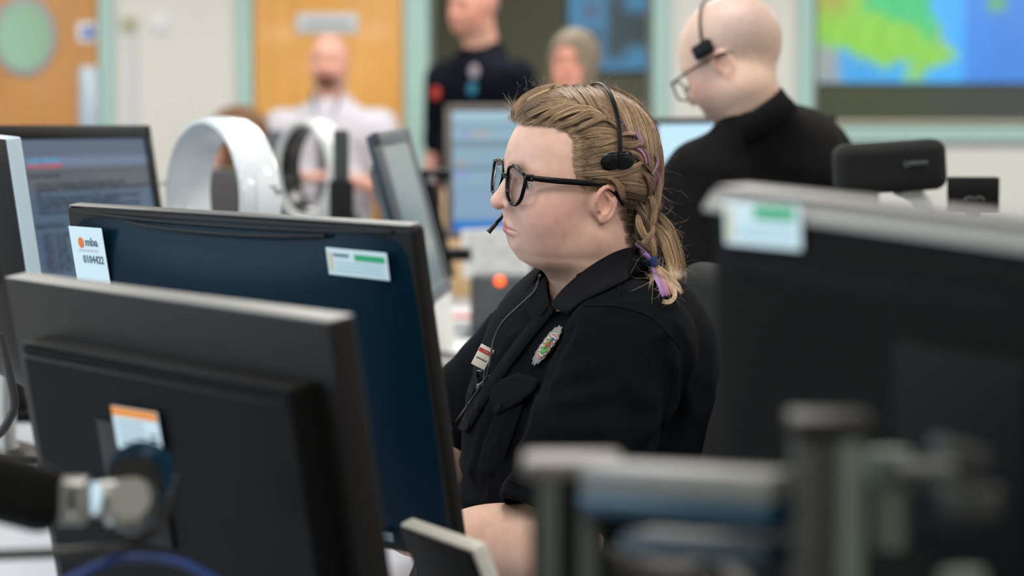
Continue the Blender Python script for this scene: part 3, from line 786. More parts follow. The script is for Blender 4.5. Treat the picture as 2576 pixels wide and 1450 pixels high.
# paper sheet with a printed grid, propped in front of screen H
a, b = at(1162,700,6.2), at(1330,688,6.2); hh = (at(1162,578,6.2).z-a.z)
pm, pw = panel_matrix(at(1330,570,6.2), at(1160,578,6.2), hh, 4)
pr_ = empty('wall_planner', M=pm); tag(pr_, 'white printed rota sheet propped below the light blue screen', 'paper')
MB().box((0,0,0), (pw,.002,hh)).obj('sheet', m_paper, pr_)
g_ = MB()
for k in range(9): g_.box((pw*(-.42+.105*k),.0012,-.002), (.0009,.0004,hh*.86))
for k in range(11): g_.box((0,.0012,hh*(-.42+.084*k)), (pw*.9,.0004,.0009))
rnd = random.Random(3)
for k in range(80):
    g_.box((pw*(-.37+.105*rnd.randrange(8)),.0012,hh*(-.38+.084*rnd.randrange(10))), (.009,.0004,.0035))
g_.obj('printed_grid', mat('print_grey', S(150,150,152), .8), pr_)
# phone base with the red lamp
c = at(1262,716,6.0); ph = empty('call_unit', (c.x, c.y, Zd)); tag(ph, 'dark grey call unit with a glowing red-orange lamp', 'call unit')
hgt = at(1262,693,6.0).z-Zd
MB().box((0,0,hgt*.5), (.155,.12,hgt), .008).obj('housing', mat('charcoal_plastic', S(66,68,72), .5), ph)
MB().box((0,-.05,.02), (.19,.10,.04), .008).obj('foot', mat('charcoal_plastic', S(66,68,72), .5), ph)
lx = at(1257,708,5.93)-ph.location
m = MB(); m.rot([(0,-.004),(.009,-.003),(.0115,.0),(.0115,.006)], c=(0,0,0), n=24, axis='Y', M=Matrix.Translation((lx.x,-.062,lx.z)) )
m.obj('lamp', mat('red_lamp', (1,.1,.01), .4, emit=((1,.10,.01), 2.2)), ph)

# papers on the far desk
def flat(name, label, cx, cy, w_, d_, rz, z, m, cat='paper', t=.004, group=None):
    o = MB().box((0,0,t/2), (w_,d_,t), .0008, 1).obj(name, m, None, M=Matrix.Translation((cx,cy,z)) @ Matrix.Rotation(math.radians(rz),4,'Z'))
    return tag(o, label, cat, group)
def fx(px, Y): return at(px, 700, Y).x
flat('paper_stack', 'tall stack of white paperwork on the far desk', fx(1195,6.6)-.03, 6.3, .26, .42, 8, Zd, m_paper, t=.055)
flat('red_folder', 'long red folder lying across the paperwork', fx(1195,6.2), 6.2, .26, .05, 4, Zd+.056, mat('folder_red', S(196,60,62), .6), 'folder', t=.006)
flat('printed_sheet', 'loose sheet with faint colour print on the paper stack', fx(1205,6.4), 6.38, .18, .14, 14, Zd+.056, mat('tinted_paper', S(214,212,216), .8), t=.002)
flat('notepad', 'thick white notepad with a dark pen on it', fx(1196,5.62)+.02, 5.75, .22, .28, -6, Zd, mat('notepad_white', S(236,238,240), .7), 'notepad', t=.030)
pen = MB(); pen.tube([(fx(1210,5.7),5.70,Zd+.036),(fx(1262,5.7),5.74,Zd+.036)], .005, 10); tag(pen.obj('pen', m_cable, None), 'dark pen lying on the white notepad', 'pen')
flat('orange_strip', 'bright orange ruler strip on the grey desk', fx(1215,5.45), 5.52, .12, .03, -12, Zd, mat('strip_orange', S(255,96,30), .5), 'ruler', t=.012)
o = MB().box((0,0,.09), (.012,.24,.18), .002).obj('leaflet', mat('leaflet_paper', S(214,216,212), .7), None, M=Matrix.Translation((fx(1082,5.6),5.55,Zd)) @ Matrix.Rotation(math.radians(-28),4,'Z') @ Matrix.Rotation(math.radians(-6),4,'Y'))
tag(o, 'pale printed card standing upright beside the slim screen', 'card')
# desk phone with coiled cord
ph2 = empty('desk_phone', (fx(1140,5.1), 5.1, Zd)); tag(ph2, 'pale grey desk phone with a black coiled handset cord', 'telephone')
MB().box((0,0,.022), (.17,.2,.03), .010, 3).obj('phone_body', mat('phone_grey', S(176,178,182), .45), ph2)
MB().box((0,0,.004), (.18,.21,.008), .003).obj('phone_base', m_black, ph2)
pts = spline([(-.12,.05,.055),(-.05,.06,.07),(.02,.08,.062),(.09,.10,.05),(.14,.12,.04),(.05,-.02,.052),(-.03,-.03,.05),(-.12,-.02,.055)], 700)
tn = np.gradient(pts, axis=0); tn /= np.linalg.norm(tn,axis=1)[:,None]; ph_ = np.arange(700)*.62
n1 = np.cross(tn, V(0,0,1)); n1 /= np.linalg.norm(n1,axis=1)[:,None]; n2 = np.cross(tn, n1)
hel = pts+.0065*(np.cos(ph_)[:,None]*n1+np.sin(ph_)[:,None]*n2)
m = MB(); m.tube(hel, .0022, 5); m.obj('coiled_cord', m_cable, ph2)

# keyboard and bits at the far left
kb = empty('keyboard', (at(0,1030,4.7).x-.02, 4.66, Zd), rz=math.radians(8)); tag(kb, 'black keyboard at the left border on the grey desk', 'keyboard')
MB().box((0,0,.012), (.30,.16,.022), .008, 3).obj('keyboard_body', m_black, kb)
ks = MB()
for i in range(14):
    for j in range(6): ks.box((-.135+i*.0205,-.055+j*.021,.027), (.016,.016,.009), .002, 1)
ks.obj('keys', mat('key_black', (.012,.014,.016), .35), kb)
o = MB().box((0,0,.12), (.02,.1,.24), .002).obj('paper_tag', m_paper, None, M=Matrix.Translation((at(10,940,4.2).x,4.2,Zd)) ); tag(o, 'white upright paper tag beside the keyboard', 'paper')
for (label, P3) in (('thin black cable crossing the grey desk, upper one', [(-60,1105),(0,1108),(40,1115),(90,1128),(150,1136)]), ('thin black cable crossing the grey desk, lower one', [(-60,1165),(0,1160),(50,1153),(90,1148),(160,1148)])):
    m = MB(); pts = []
    for (px, py) in P3:
        Y = (CAM_Z-Zd-.004)/((py-247)/FPX); q = at(px, py, Y); pts.append((q.x, q.y, Zd+.004))
    m.tube(spline(pts, 30), .003, 8); tag(m.obj('cable', m_cable, None), label, 'cable')
m = MB(); m.tube(spline([at(2,840,3.25), at(22,930,3.25), at(36,1010,3.25), at(26,1050,3.25), at(0,1090,3.25), at(-40,1110,3.25)], 30), .006, 10)
tag(m.obj('cable', m_cable, None), 'thick black cable hanging beneath the leftmost monitor', 'cable')

# small black unit with silver emblem, top right
c = at(2448,500,3.9); u = empty('desk_unit', (c.x,c.y,.762)); tag(u, 'small black upright unit with a silver double arc emblem', 'display unit')
zc = c.z-.762
MB().box((0,0,zc+.005), (.082,.02,.060), .003).obj('housing', m_black, u)
MB().tube([(0,.0,.0),(0,.0,zc)], .012, 12).obj('pole', m_black, u); MB().box((0,0,.006), (.12,.1,.012), .003).obj('foot', m_black, u)
m = MB()
for s_ in (-1,1): m.tube([(s_*.008+.008*math.cos(t),-.0105,zc-.004+.007*math.sin(t)) for t in np.linspace(.2,PI-.2,14)], .0012, 6)
m.obj('emblem', m_silver, u)
# third desk: right side
desk('desk in front of the bald man', [(-.0+.35,4.98),(2.3,4.98),(2.3,5.9),(.35,5.9)]) if False else None
desk('side desk behind the right foreground monitor', [(.66,3.75),(1.7,3.75),(1.7,4.1),(.66,4.1)])

# dark equipment blocks behind
for (nm, lb, px0, py0, px1, py1, Y, m_) in (('equipment_case', 'dark grey equipment case seen through the opening of the large white fan', 492,425,596,560,6.6, mat('case_dark', S(58,56,58), .5)), ('equipment_case', 'dark grey equipment case beside the distant white fan', 672,328,742,470,7.0, mat('case_grey', S(70,72,78), .5)),):
    a = at(px0,py0,Y); b = at(px1,py1,Y)
    o = MB().box((0,0,(a.z-Zd)/2), (b.x-a.x,.12,a.z-Zd), .01).obj(nm, m_, None, M=Matrix.Translation(((a.x+b.x)/2,Y,Zd)))
    tag(o, lb, 'case')
# bracket behind screen G/H
br = empty('monitor_bracket', at(1090,520,5.9)); tag(br, 'black articulated bracket with a silver bolt between two screens', 'monitor bracket'); o = br.location
m = MB(); m.box(at(1095,440,5.9)-o, (.075,.05,.028), .006); m.tube([at(1070,440,5.9)-o, at(1128,700,5.9)-o], .017, 12); m.box(at(1140,640,5.9)-o, (.09,.06,.03), .006)
m.obj('bracket_arm', m_black, br)
m = MB(); m.tube([at(1086,452,5.86)-o, at(1086,452,5.84)-o], .010, 14); m.obj('bolt', m_steel, br)

# office chairs
m_fab = mat('black_chair_fabric', (.0045,.0045,.005), .95, bump=(1500,.6,.001))
def pad(mb_pts, name, m, parent, sub=2): pass
def blob(name, m, parent, c, size, bev, rx=0, ry=0, rz=0):
    R = Matrix.Translation(c) @ Matrix.Rotation(rz,4,'Z') @ Matrix.Rotation(ry,4,'Y') @ Matrix.Rotation(rx,4,'X')
    return MB().box((0,0,0), size, bev, 6, M=R).obj(name, m, parent)
def chair(label, x, y, rz, headrest=None, m=m_fab, back_h=.62, back_top=1.12, w_=.46):
    r = empty('office_chair', (x,y,0), rz=rz); tag(r, label, 'chair')   # sitter faces local +X
    blob('seat', m, r, (0,0,.46), (.48,.48,.09), .04)
    blob('backrest', m, r, (-.27,0,back_top-back_h/2), (.07,w_,back_h), .034, ry=math.radians(-8))
    MB().tube([(-.24,0,.42),(-.32,0,.55),(-.33,0,.8)], .022, 10).obj('back_bar', m_black, r)
    MB().tube([(0,0,.08),(0,0,.42)], .028, 14).obj('gas_column', m_black, r)
    for k in range(5):
        a = 2*PI*k/5; l = MB(); l.tube([(0,0,.09),(.30*math.cos(a),.30*math.sin(a),.06)], [.024,.016], 10); lo = l.obj('base_leg', m_black, r)
        w2 = MB(); w2.rot([(0,-.012),(.025,-.012),(.027,0),(.025,.012),(0,.012)], c=(.30*math.cos(a),.30*math.sin(a),.027), n=16, axis='Y'); w2.obj('caster', m_black, lo)
    return r
# ------------------------------------------------------------------ people: signed distance head
def schain(P, pts, rs, n=14, k=.002):
    Q = spline(pts, n); R = np.interp(np.linspace(0,1,n), np.linspace(0,1,len(rs)), rs)
    return chain(P, Q, R, k)
def mir(P, s):
    Q = P.copy(); Q[:,1] *= s; return Q
def head_sdf(P, o):
    """local axes: x forward, y left, z up; origin near the ear canals. o = options"""
    A = P.copy(); A[:,1] = np.abs(A[:,1])
    fw = o.get('wide', 1.)
    d = ell(A, (-.005,0,.052), (.0965,.0735,.086))
    d = smin(d, ell(A, (.036,0,.000), (.0500,.057*fw,.0740)), .035)
    d = smin(d, ell(A, (.050,.030,-.012), (.030,.026*fw,.034)), .025)           # cheeks
    d = smin(d, cap(A, (-.008,.042*fw,-.036), (.046,.018,-.050), .019, .016), .035) # jaw
    d = smin(d, ell(A, (.0575,0,-.0475), (.0262,.026,.0225)), .016)                # chin
    if o.get('soft', 0): d = smin(d, ell(A, (.022,0,-.064), (.036,.040*fw,.015)), .03)
    nf = o.get('neck', (.0555,.060))
    nx = o.get('neckx', -.023)
    na, nb2 = o.get('neckpts', ((nx,0,-.055), (nx-.022,0,-.17)))
    d = smin(d, cap(P, na, nb2, nf[0], nf[1]), .028)
    d = smin(d, cap(A, (.0795,.010,.042), (.067,.041,.042), .008), .014)         # brow
    d = smin(d, ell(A, (.060,0,-.028), (.0292,.027,.028)), .016)                # muzzle
    # eye sockets
    d = smax(d, -ell(A, (.0985,.030,.025), (.021,.019,.0135)), .014)
    d = smin(d, sph(A, (.0655,.0310,.0255), .0142), .004)
    # nose
    n = chain(A, [(.0805,0,.037),(.0922,0,.017),(.1025,0,.0008)], [.0072,.0082,.0106], .006)
    n = smin(n, ell(A, (.0865,.0155,-.0012), (.0140,.0082,.0098)), .006)
    n = smax(n, -ell(A, (.0965,.0078,-.0108), (.0060,.0038,.0040)), .003)
    d = smin(d, n, .007)
    # lips
    up = chain(A, [(.0882,0,-.0290),(.0865,.009,-.0288),(.0800,.0240,-.0332)], [.0050,.0050,.0028], .003)
    lo = chain(A, [(.0866,0,-.0382),(.0850,.009,-.0376),(.0795,.0235,-.0340)], [.0068,.0064,.0028], .003)
    d = smin(d, smin(up, lo, .0012), .0045)
    d = smax(d, -chain(A, [(.0945,0,-.0328),(.0920,.010,-.0325),(.0835,.0245,-.0338)], [.0014,.0013,.0005], .001), .0015)
    d = smax(d, -ell(A, (.0935,0,-.0480), (.008,.018,.0050)), .010)             # under lip
    # eyelid opening
    if not o.get('closed'):
        d = smax(d, -ell(A, (.0810,.0320,.0255), (.0165,.0112,.0040)), .0015)
    # ear: y outward; plane tilted
    E = (A-V(-.009,.0690,.0085))/.82
    E = E @ rotm('Z', 24 if not o.get('flat_ear') else 18)      # flare outward towards the back
    E = E @ rotm('Y', 10)
    e = ell(E, (.0,-.001,-.001), (.0175,.0045,.027))
    hel = schain(E, [(.0125,.002,-.004),(.0165,.0045,.009),(.0130,.007,.021),(.001,.0085,.0275),(-.0115,.009,.0235),(-.0175,.0085,.011),(-.0175,.008,-.004),(-.0125,.0065,-.016),(-.004,.005,-.0235)],
               [.0025,.0030,.0034,.0036,.0038,.0038,.0036,.0034,.0036], 18)
    ant = schain(E, [(-.003,.005,.016),(-.0085,.0065,.008),(-.0095,.0065,-.003),(-.004,.0055,-.0125),(.004,.005,-.0145)], [.0024,.0028,.0030,.0030,.0026], 10)
    tr = cap(E, (.0125,.002,.001), (.0115,.0035,-.006), .0034, .0032)
    lob = ell(E, (.0025,.0035,-.0225), (.0085,.0044,.0085))
    e = smin(e, hel, .004); e = smin(e, ant, .0035); e = smin(e, lob, .006); e = smin(e, tr, .003)
    e = smax(e, -ell(E, (.0025,.0075,-.001), (.0068,.0075,.0105)), .004)
    e = smax(e, -cap(E, (-.001,.0095,.0215), (-.013,.0095,.008), .0022), .003)
    e = smin(e, ell(E, (.004,-.008,0), (.014,.010,.020)), .006)
    es = o.get('ear', 1.)
    d = smin(d, e*.82, .006)
    if o.get('extra'): d = o['extra'](P, A, d)
    return d
def bl(a, b, t): t = np.clip(t,0,1)[:,None]; return a*(1-t)+b*t
def gs(q, c, r): return np.exp(-(((q-V(*c))/V(*r))**2).sum(1))
def skin_col(P, o):
    A = P.copy(); A[:,1] = np.abs(A[:,1])
    base = V(*S(*o.get('skin', (222,182,164)))); c = np.ones((len(P),1))*base
    red = V(*S(*o.get('red', (226,158,154))))
    c = bl(c, red, o.get('redk', .32)*(1.0*gs(A, (.052,.050,-.004), (.036,.04,.024))+1.0*gs(A, (.112,0,0), (.014,.014,.012))+.5*gs(A, (.09,.011,-.002), (.012,.010,.010))))
    c = bl(c, V(*S(216,146,130)), .95*gs(A, (-.016,.082,.008), (.022,.010,.034)))
    c = bl(c, V(*S(228,196,170)), .6*gs(A, (.01,.05,-.085), (.05,.05,.03)))
    # lips
    dl = np.minimum(cap(A, (.0910,0,-.0298), (.0790,.0240,-.0345), .0048, .0040), cap(A, (.0895,0,-.0380), (.0785,.0225,-.0360), .0062, .0042))
    c = bl(c, V(*S(*o.get('lip', (188,104,102)))), .95/(1+np.exp(np.clip((dl-.0006)/.0007,-20,20))))
    dd = np.abs(ell(A, (.0800,.0350,.0255), (.0165,.0125,.0046)))
    c = bl(c, V(*S(110,76,62)), .6*np.exp(-(dd/.0010)**2)*(gs(A, (.075,.036,.026), (.02,.02,.02))>.3))
    dc = cap(A, (.076,.036,.0325), (.062,.0475,.0215), .0004)
    c = bl(c, V(*S(176,128,112)), .5*np.exp(-(dc/.0012)**2))  # eyelid crease shade drawn into the skin colour
    # brows
    db = chain(A, [(.091,.012,.0465),(.083,.030,.0490),(.069,.047,.0440)], [.0062,.0068,.0040], .003)
    nz = .5+.5*np.sin(A[:,1]*5200+A[:,2]*2600)
    c = bl(c, V(*S(*o.get('brow', (126,90,66)))), o.get('browk', .9)*(.75+.25*nz)/(1+np.exp(np.clip(db/.0014,-20,20))))
    if o.get('stub'):      # cropped hair and beard shadow
        for (fn, col, k) in o['stub']: c = bl(c, V(*S(*col)), k*fn(P, A))
    if o.get('spots'):
        for (x, y, z, r) in o['spots']: c = bl(c, V(*S(176,92,74)), .8*gs(P, (x,y,z), (r,r,r)))
    return c
m_skin = mat('skin', (.7,.5,.42), .48, vcol=True, sss=.22, bump=(1400,.22,.0006), noise=(90,.07), spec=.4)
m_skin2 = mat('skin_plain', (.7,.5,.42), .5, vcol=True, sss=.1, spec=.35)
m_eyew = mat('eye_white', S(180,168,160), .15); m_iris = mat('iris', S(92,110,112), .1); m_pup = mat('pupil', (.003,.003,.003), .05)
def frame_of(o, yaw, pitch=0, roll=0):
    """head frame: yaw 0 faces world -X; positive yaw turns the face towards the camera"""
    th = math.radians(yaw)
    f = Vector((-math.cos(th), -math.sin(th), 0)); l = Vector((0,0,1)).cross(f); u = Vector((0,0,1))
    p = math.radians(pitch); f2 = f*math.cos(p)-u*math.sin(p); u2 = u*math.cos(p)+f*math.sin(p)
    r = math.radians(roll); l2 = l*math.cos(r)+u2*math.sin(r); u3 = u2*math.cos(r)-l*math.sin(r)
    return Matrix(((f2.x,l2.x,u3.x,o[0]),(f2.y,l2.y,u3.y,o[1]),(f2.z,l2.z,u3.z,o[2]),(0,0,0,1)))
def eyes(parent, M, gaze=0, scale=1):
    for s_ in (1,-1):
        e = MB(); 
        pr = [(.0126*math.sin(a), .0126*math.cos(a)) for a in np.linspace(.42, PI, 20)]
        e.rot([(r,h) for r,h in pr], n=28, axis='X')
        Mm = M @ Matrix.Translation((.0655,.0310*s_,.0255)) @ Matrix.Rotation(gaze,4,'Z')
        ob = e.obj('eye', m_eyew, parent, M=Mm)
        i = MB(); i.rot([(.0126*math.sin(a), .0126*math.cos(a)+.0000) for a in np.linspace(.18,.46,6)], n=28, axis='X'); i.obj('iris', m_iris, ob)
        i = MB(); i.rot([(.0128*math.sin(a), .0128*math.cos(a)) for a in np.linspace(0,.19,5)], n=20, axis='X'); i.obj('pupil', m_pup, ob)
def WL(M):
    """world -> local mapping for numpy"""
    R = np.array(M.to_3x3()); T = np.array(M.translation)
    return (lambda P: (P-T) @ R), (lambda Q: Q @ R.T+T)

# ================= the woman
WYD = 3.05
HC = at(1447,505,WYD)
MW = frame_of(HC, 20, pitch=0, roll=-8)
wl, lw = WL(MW)
W_OPT = dict(soft=1, wide=1.04, neck=(.057,.061), skin=(210,170,152), spots=[(.033,.052,-.062,.0013),(.05,.052,-.045,.0012),(.0,.062,-.050,.0012),(.028,.055,-.073,.0010),(.018,.058,-.077,.0008),(.03,.05,-.05,.0008)])
AX = np.array(Matrix.Rotation(math.radians(25),3,'Z'))     # columns: torso frame (x = back, y = far side)
TL_ = np.array(Matrix.Rotation(math.radians(10),3,'Y'))
AX = AX @ TL_
nkb = lw(np.array([[-.045,0,-.17]]))[0]; nkt = lw(np.array([[-.023,0,-.055]]))[0]
sA, sB = at(1588,872,2.905), at(1385,1312,2.84)
fA, fB = at(1330,890,3.27), at(1140,1070,3.33)
sdir = (sB-sA).normalized(); fdir = (fB-fA).normalized()
def te(P, px, py, Y, r): return ell(P, at(px,py,Y), r, AX)
def shirt0(P):
    d = te(P,1500,850,3.09,(.105,.175,.095))
    d = smin(d, te(P,1480,800,3.08,(.075,.12,.075)), .05)
    d = smin(d, te(P,1585,965,3.12,(.085,.165,.150)), .06)
    d = smin(d, te(P,1385,985,3.06,(.085,.150,.105)), .06)
    d = smin(d, te(P,1436,1190,3.09,(.135,.165,.150)), .06)
    d = smin(d, te(P,1490,1400,3.10,(.17,.19,.13)), .06)
    s1 = cap(P, sA, sB, .080, .069); s1 = smax(s1, (P-V(*sB))@V(*sdir), .004)
    s2 = cap(P, fA, fB, .075, .062); s2 = smax(s2, (P-V(*fB))@V(*fdir), .004)
    d = smin(d, s1, .045); d = smin(d, s2, .035)
    return d
def march(f, px, py, off=0., t0=2.3, t1=3.9):
    px = np.atleast_1d(np.asarray(px,float)); py = np.atleast_1d(np.asarray(py,float)); o = V(0,0,CAM_Z)
    a = (px-1288)/FPX; b_ = (725-py)/FPX
    d = np.stack([a, b_*sT+cT, b_*cT-sT], 1); d /= np.linalg.norm(d,axis=1)[:,None]; t = np.full(len(px), t0)
    for _ in range(70): t = np.minimum(t+np.clip(f(o+d*t[:,None])-off, -.02, .05)*.85, t1)
    return o+d*t[:,None]
woman = empty('person', (HC.x+.05, HC.y, .46)); tag(woman, 'woman in black short-sleeved shirt with braided blonde hair, glasses and headset', 'person')
Wi = woman.matrix_basis.inverted()
# arms (skin) in world coordinates
elbN, wrN = at(1395,1395,2.82), at(1040,1345,2.98)
shN = at(1590,880,2.88)
shF, elbF, wrF = at(1290,900,3.30), at(1112,1140,3.34), at(1075,1300,3.12)
def hand_pts(w_, d_, s_, up=(0,0,1)):
    d_ = Vector(d_).normalized(); sd = d_.cross(Vector(up)).normalized(); n = sd.cross(d_)
    out = [('palm', w_+d_*.02, w_+d_*.085, sd, n, d_)]
    return out, d_, sd, n
def hand_sdf(P, w_, dr, s_):
    """palm, four curled fingers and a thumb; flat on the desk, s_ = thumb side"""
    d_ = Vector(dr).normalized(); sd = d_.cross(Vector((0,0,1))).normalized(); n = sd.cross(d_)
    R = np.array(((d_.x,sd.x,n.x),(d_.y,sd.y,n.y),(d_.z,sd.z,n.z)))
    q = (P-V(*w_)) @ R
    d = ell(q, (.05,0,0), (.052,.041,.015))
    for i, (y, ln) in enumerate(((-.030,.062),(-.010,.074),(.011,.070),(.030,.055))):
        y = -y*s_
        k0 = (.088,y,.002); k1 = (.088+ln*.45,y*1.08,.006); k2 = (.088+ln*.78,y*1.1,-.004); k3 = (.088+ln*.95,y*1.1,-.016)
        d = smin(d, chain(q, [(.05,y*.8,0),k0,k1,k2,k3], [.010,.0095,.0085,.0078,.007], .002), .005)
    d = smin(d, chain(q, [(.015,-.028*s_*-1,-.004),(.048,.052*s_,-.006),(.075,.060*s_,-.008),(.095,.058*s_,-.012)], [.014,.012,.0098,.008], .003), .008)
    return d
def body_sdf(P):
    q = wl(P); d = head_sdf(q, W_OPT)
    # shoulders and chest under the shirt
    d = smin(d, ell(q, (-.055,0,-.235), (.075,.15,.06)), .05)
    return d
def arms_sdf(P):
    d = chain(P, [shN, elbN, wrN], [.050,.046,.028], .03)
    fm = elbN.lerp(wrN,.35); d = smin(d, ell(P, fm, (.075,.043,.041)), .05)
    d = smin(d, hand_sdf(P, wrN, (wrN-elbN)+Vector((-.0,.1,-.04)), 1), .02)
    e = chain(P, [shF, elbF, wrF], [.050,.043,.027], .03)
    e = smin(e, hand_sdf(P, wrF, (wrF-elbF)*1.0+Vector((-.2,-.05,.1)), -1), .02)
    return np.minimum(d, e)
def all_skin(P): return smin(body_sdf(P), arms_sdf(P), .004)
def wskin(P):
    q = wl(P); c = skin_col(q, W_OPT)
    ar = (q[:,2] < -.2)
    c[ar] = V(*S(214,172,150))
    return c
lo = (HC.x-.13, HC.y-.115, HC.z-.15); hi = (HC.x+.13, HC.y+.115, HC.z+.16)
FASTH = globals().get('HEADH', .0016)
hm = sdf_mesh('head', lambda P: body_sdf(P), lo, hi, FASTH, color=wskin)
# join head with the coarser torso/arms so that the body is one mesh
lo2 = (min(wrN.x,wrF.x)-.22, 2.65, .62); hi2 = (.25, 3.62, 1.36)
bm_ = sdf_mesh('limbs', lambda P: np.maximum(all_skin(P), P[:,2]-(HC.z-.145)), lo2, hi2, .005, color=wskin)
b = bmesh.new(); b.from_mesh(hm); b.from_mesh(bm_); me = bpy.data.meshes.new('body'); b.to_mesh(me); b.free()
bpy.data.meshes.remove(hm); bpy.data.meshes.remove(bm_)
link('body', me, m_skin, woman, M=Wi)
eyes(woman, Wi @ MW)
# ------------------------------------------------------------------ hair of the woman
def base_sdf(q):
    """skull surface without ears and face features, in head coordinates"""
    A = q.copy(); A[:,1] = np.abs(A[:,1])
    d = ell(A, (-.005,0,.052), (.0965,.0735,.086))
    d = smin(d, ell(A, (.040,0,-.008), (.052,.060,.080)), .035)
    return smin(d, cap(q, (-.023,0,-.055), (-.045,0,-.17), .054, .058), .028)
HAIRLINE = [(1272,300),(1300,312),(1340,316),(1385,318),(1425,332),(1444,356),(1446,392),(1452,430),(1466,462),(1482,478),(1494,462),(1520,452),(1548,462),(1560,492),(1560,540),(1566,590),(1580,628),(1640,660),(1900,660),(1900,-300),(1265,-300),(1262,270)]
def hair_mask(q):
    """signed distance (metres) to the hair-bearing region, on the side projection"""
    px = 1447-q[:,0]*1874+np.abs(q[:,1])*682; py = 505-(q[:,2]*.99-np.abs(q[:,1])*.139)*1994
    return sdpoly(np.stack([px,py],1), HAIRLINE)/1994
def cap_sdf(q):
    t = np.clip(-hair_mask(q)/.016, 0, 1); return base_sdf(q)-(-.0035+.009*t*t*(3-2*t))
def trace(pts, Yp, off=.0):
    """photo pixels -> points on the hair surface (near side), falling back to the plane y = Yp"""
    pts = np.asarray(pts, float); o = V(0,0,CAM_Z)
    a = (pts[:,0]-1288)/FPX; b_ = (725-pts[:,1])/FPX
    d = np.stack([a, b_*sT+cT, b_*cT-sT], 1); d /= np.linalg.norm(d,axis=1)[:,None]
    Yp = np.broadcast_to(np.asarray(Yp, float), (len(pts),))
    tp = Yp/d[:,1]; t = np.full(len(pts), 2.75)
    bd = pts[:,1] > 618
    if bd.any():
        Ws = march(shirt0, pts[bd,0], pts[bd,1], .011); tp[bd] = np.minimum(tp[bd], Ws[:,1]/d[bd,1])
    for _ in range(40):
        s_ = base_sdf(wl(o+d*t[:,None]))-.0062-off
        t = np.minimum(t+np.clip(s_, -.01, .02)*.9, tp)
    return o+d*t[:,None]
NF = 40
def nrm(P):
    q = wl(P); e = .001; s0 = base_sdf(q)
    G = np.stack([base_sdf(q+V(e,0,0))-s0, base_sdf(q+V(0,e,0))-s0, base_sdf(q+V(0,0,e))-s0], 1)
    G /= np.linalg.norm(G,axis=1)[:,None]+1e-9
    return G @ np.array(MW.to_3x3()).T
rng = np.random.default_rng(7)
PAL = dict(b=[(178,146,114),(156,125,97),(134,106,82),(198,166,134),(172,140,110),(90,72,58)], l=[(206,180,140),(190,160,120),(220,196,158)], d=[(48,42,37),(36,32,30),(66,56,46)],
           m=[(128,104,78),(104,86,66),(148,122,92)], p=[(156,116,164),(176,132,168),(136,110,156)], k=[(232,96,160),(244,112,170)], c=[(196,120,96),(206,138,110)], v=[(120,84,180),(150,110,200)])
STR = []      # (points, radius, colour)
NP = 14
DENS = 1.9
def lock(px, w, col='b', n=None, bulge=.35, Y=None, off=0., r=.00016, taper=(.7,.75), fray=.0, mix=None, free=False, stag=.16, etag=.06, sink=.004):
    C = spline(px, NF); T = np.gradient(C, axis=0); T /= np.linalg.norm(T,axis=1)[:,None]+1e-9
    Nn = np.stack([-T[:,1], T[:,0]], 1); t = np.linspace(0,1,NF)
    n = int((n or int(w*2.4+6))*DENS)
    prof = w*(taper[0]+(1-taper[0])*np.sin(np.minimum(t*2,1)*PI/2))*(1-(1-taper[1])*np.clip((t-.55)/.45,0,1))
    ta = rng.uniform(0,1,n)**1.3*stag; tb = 1-rng.uniform(0,1,n)*etag
    tt = ta[:,None]+(tb-ta)[:,None]*np.linspace(0,1,NP)[None]; g_ = lambda F: np.interp(tt, t, F)
    pr = g_(prof); Cx, Cy, Nx_, Ny_ = g_(C[:,0]), g_(C[:,1]), g_(Nn[:,0]), g_(Nn[:,1]); t = tt; s = rng.uniform(-1,1,n); u = rng.uniform(.25,1,n)**.5
    t0 = np.linspace(0,1,NP)[None]; drift = rng.normal(0,.10,(n,1))*t0+rng.normal(0,.06,(n,1))*np.sin(t0*PI*rng.uniform(1,3,(n,1)))
    ss = np.clip(s[:,None]+drift, -1.1, 1.1)
    a0 = rng.uniform(-.02,.06,n)
    XY = np.stack([Cx,Cy],-1)+np.stack([Nx_,Ny_],-1)*(ss*pr*.5)[...,None]+rng.normal(0,fray,(n,1,2))*(t**2)[...,None]*w
    flat_ = XY.reshape(-1,2); lift = (np.sqrt(np.clip(1-ss**2,0,1))*pr*.5/1994*bulge*u[:,None]*np.sin(np.clip(t*.9+.10,0,1)*PI)**.5)-(sink*np.clip(1-np.linspace(0,1,NP)/.18,0,1)*(1 if stag else 0))[None]
    P = trace(flat_, (Y if Y is not None else HC.y+.03), off)
    D = nrm(P) if not free else np.broadcast_to(V(0,-1,0), P.shape)
    P = (P+D*lift.reshape(-1)[:,None]).reshape(n,NP,3)
    cols = [S(*c) for c in (PAL[col]+(PAL[mix] if mix else []))]
    lb = rng.uniform(.82,1.12)
    for i in range(n):
        c = lb*V(*cols[rng.integers(len(cols))])*rng.uniform(.75,1.15)
        STR.append((P[i], r*rng.uniform(.8,1.25), c))
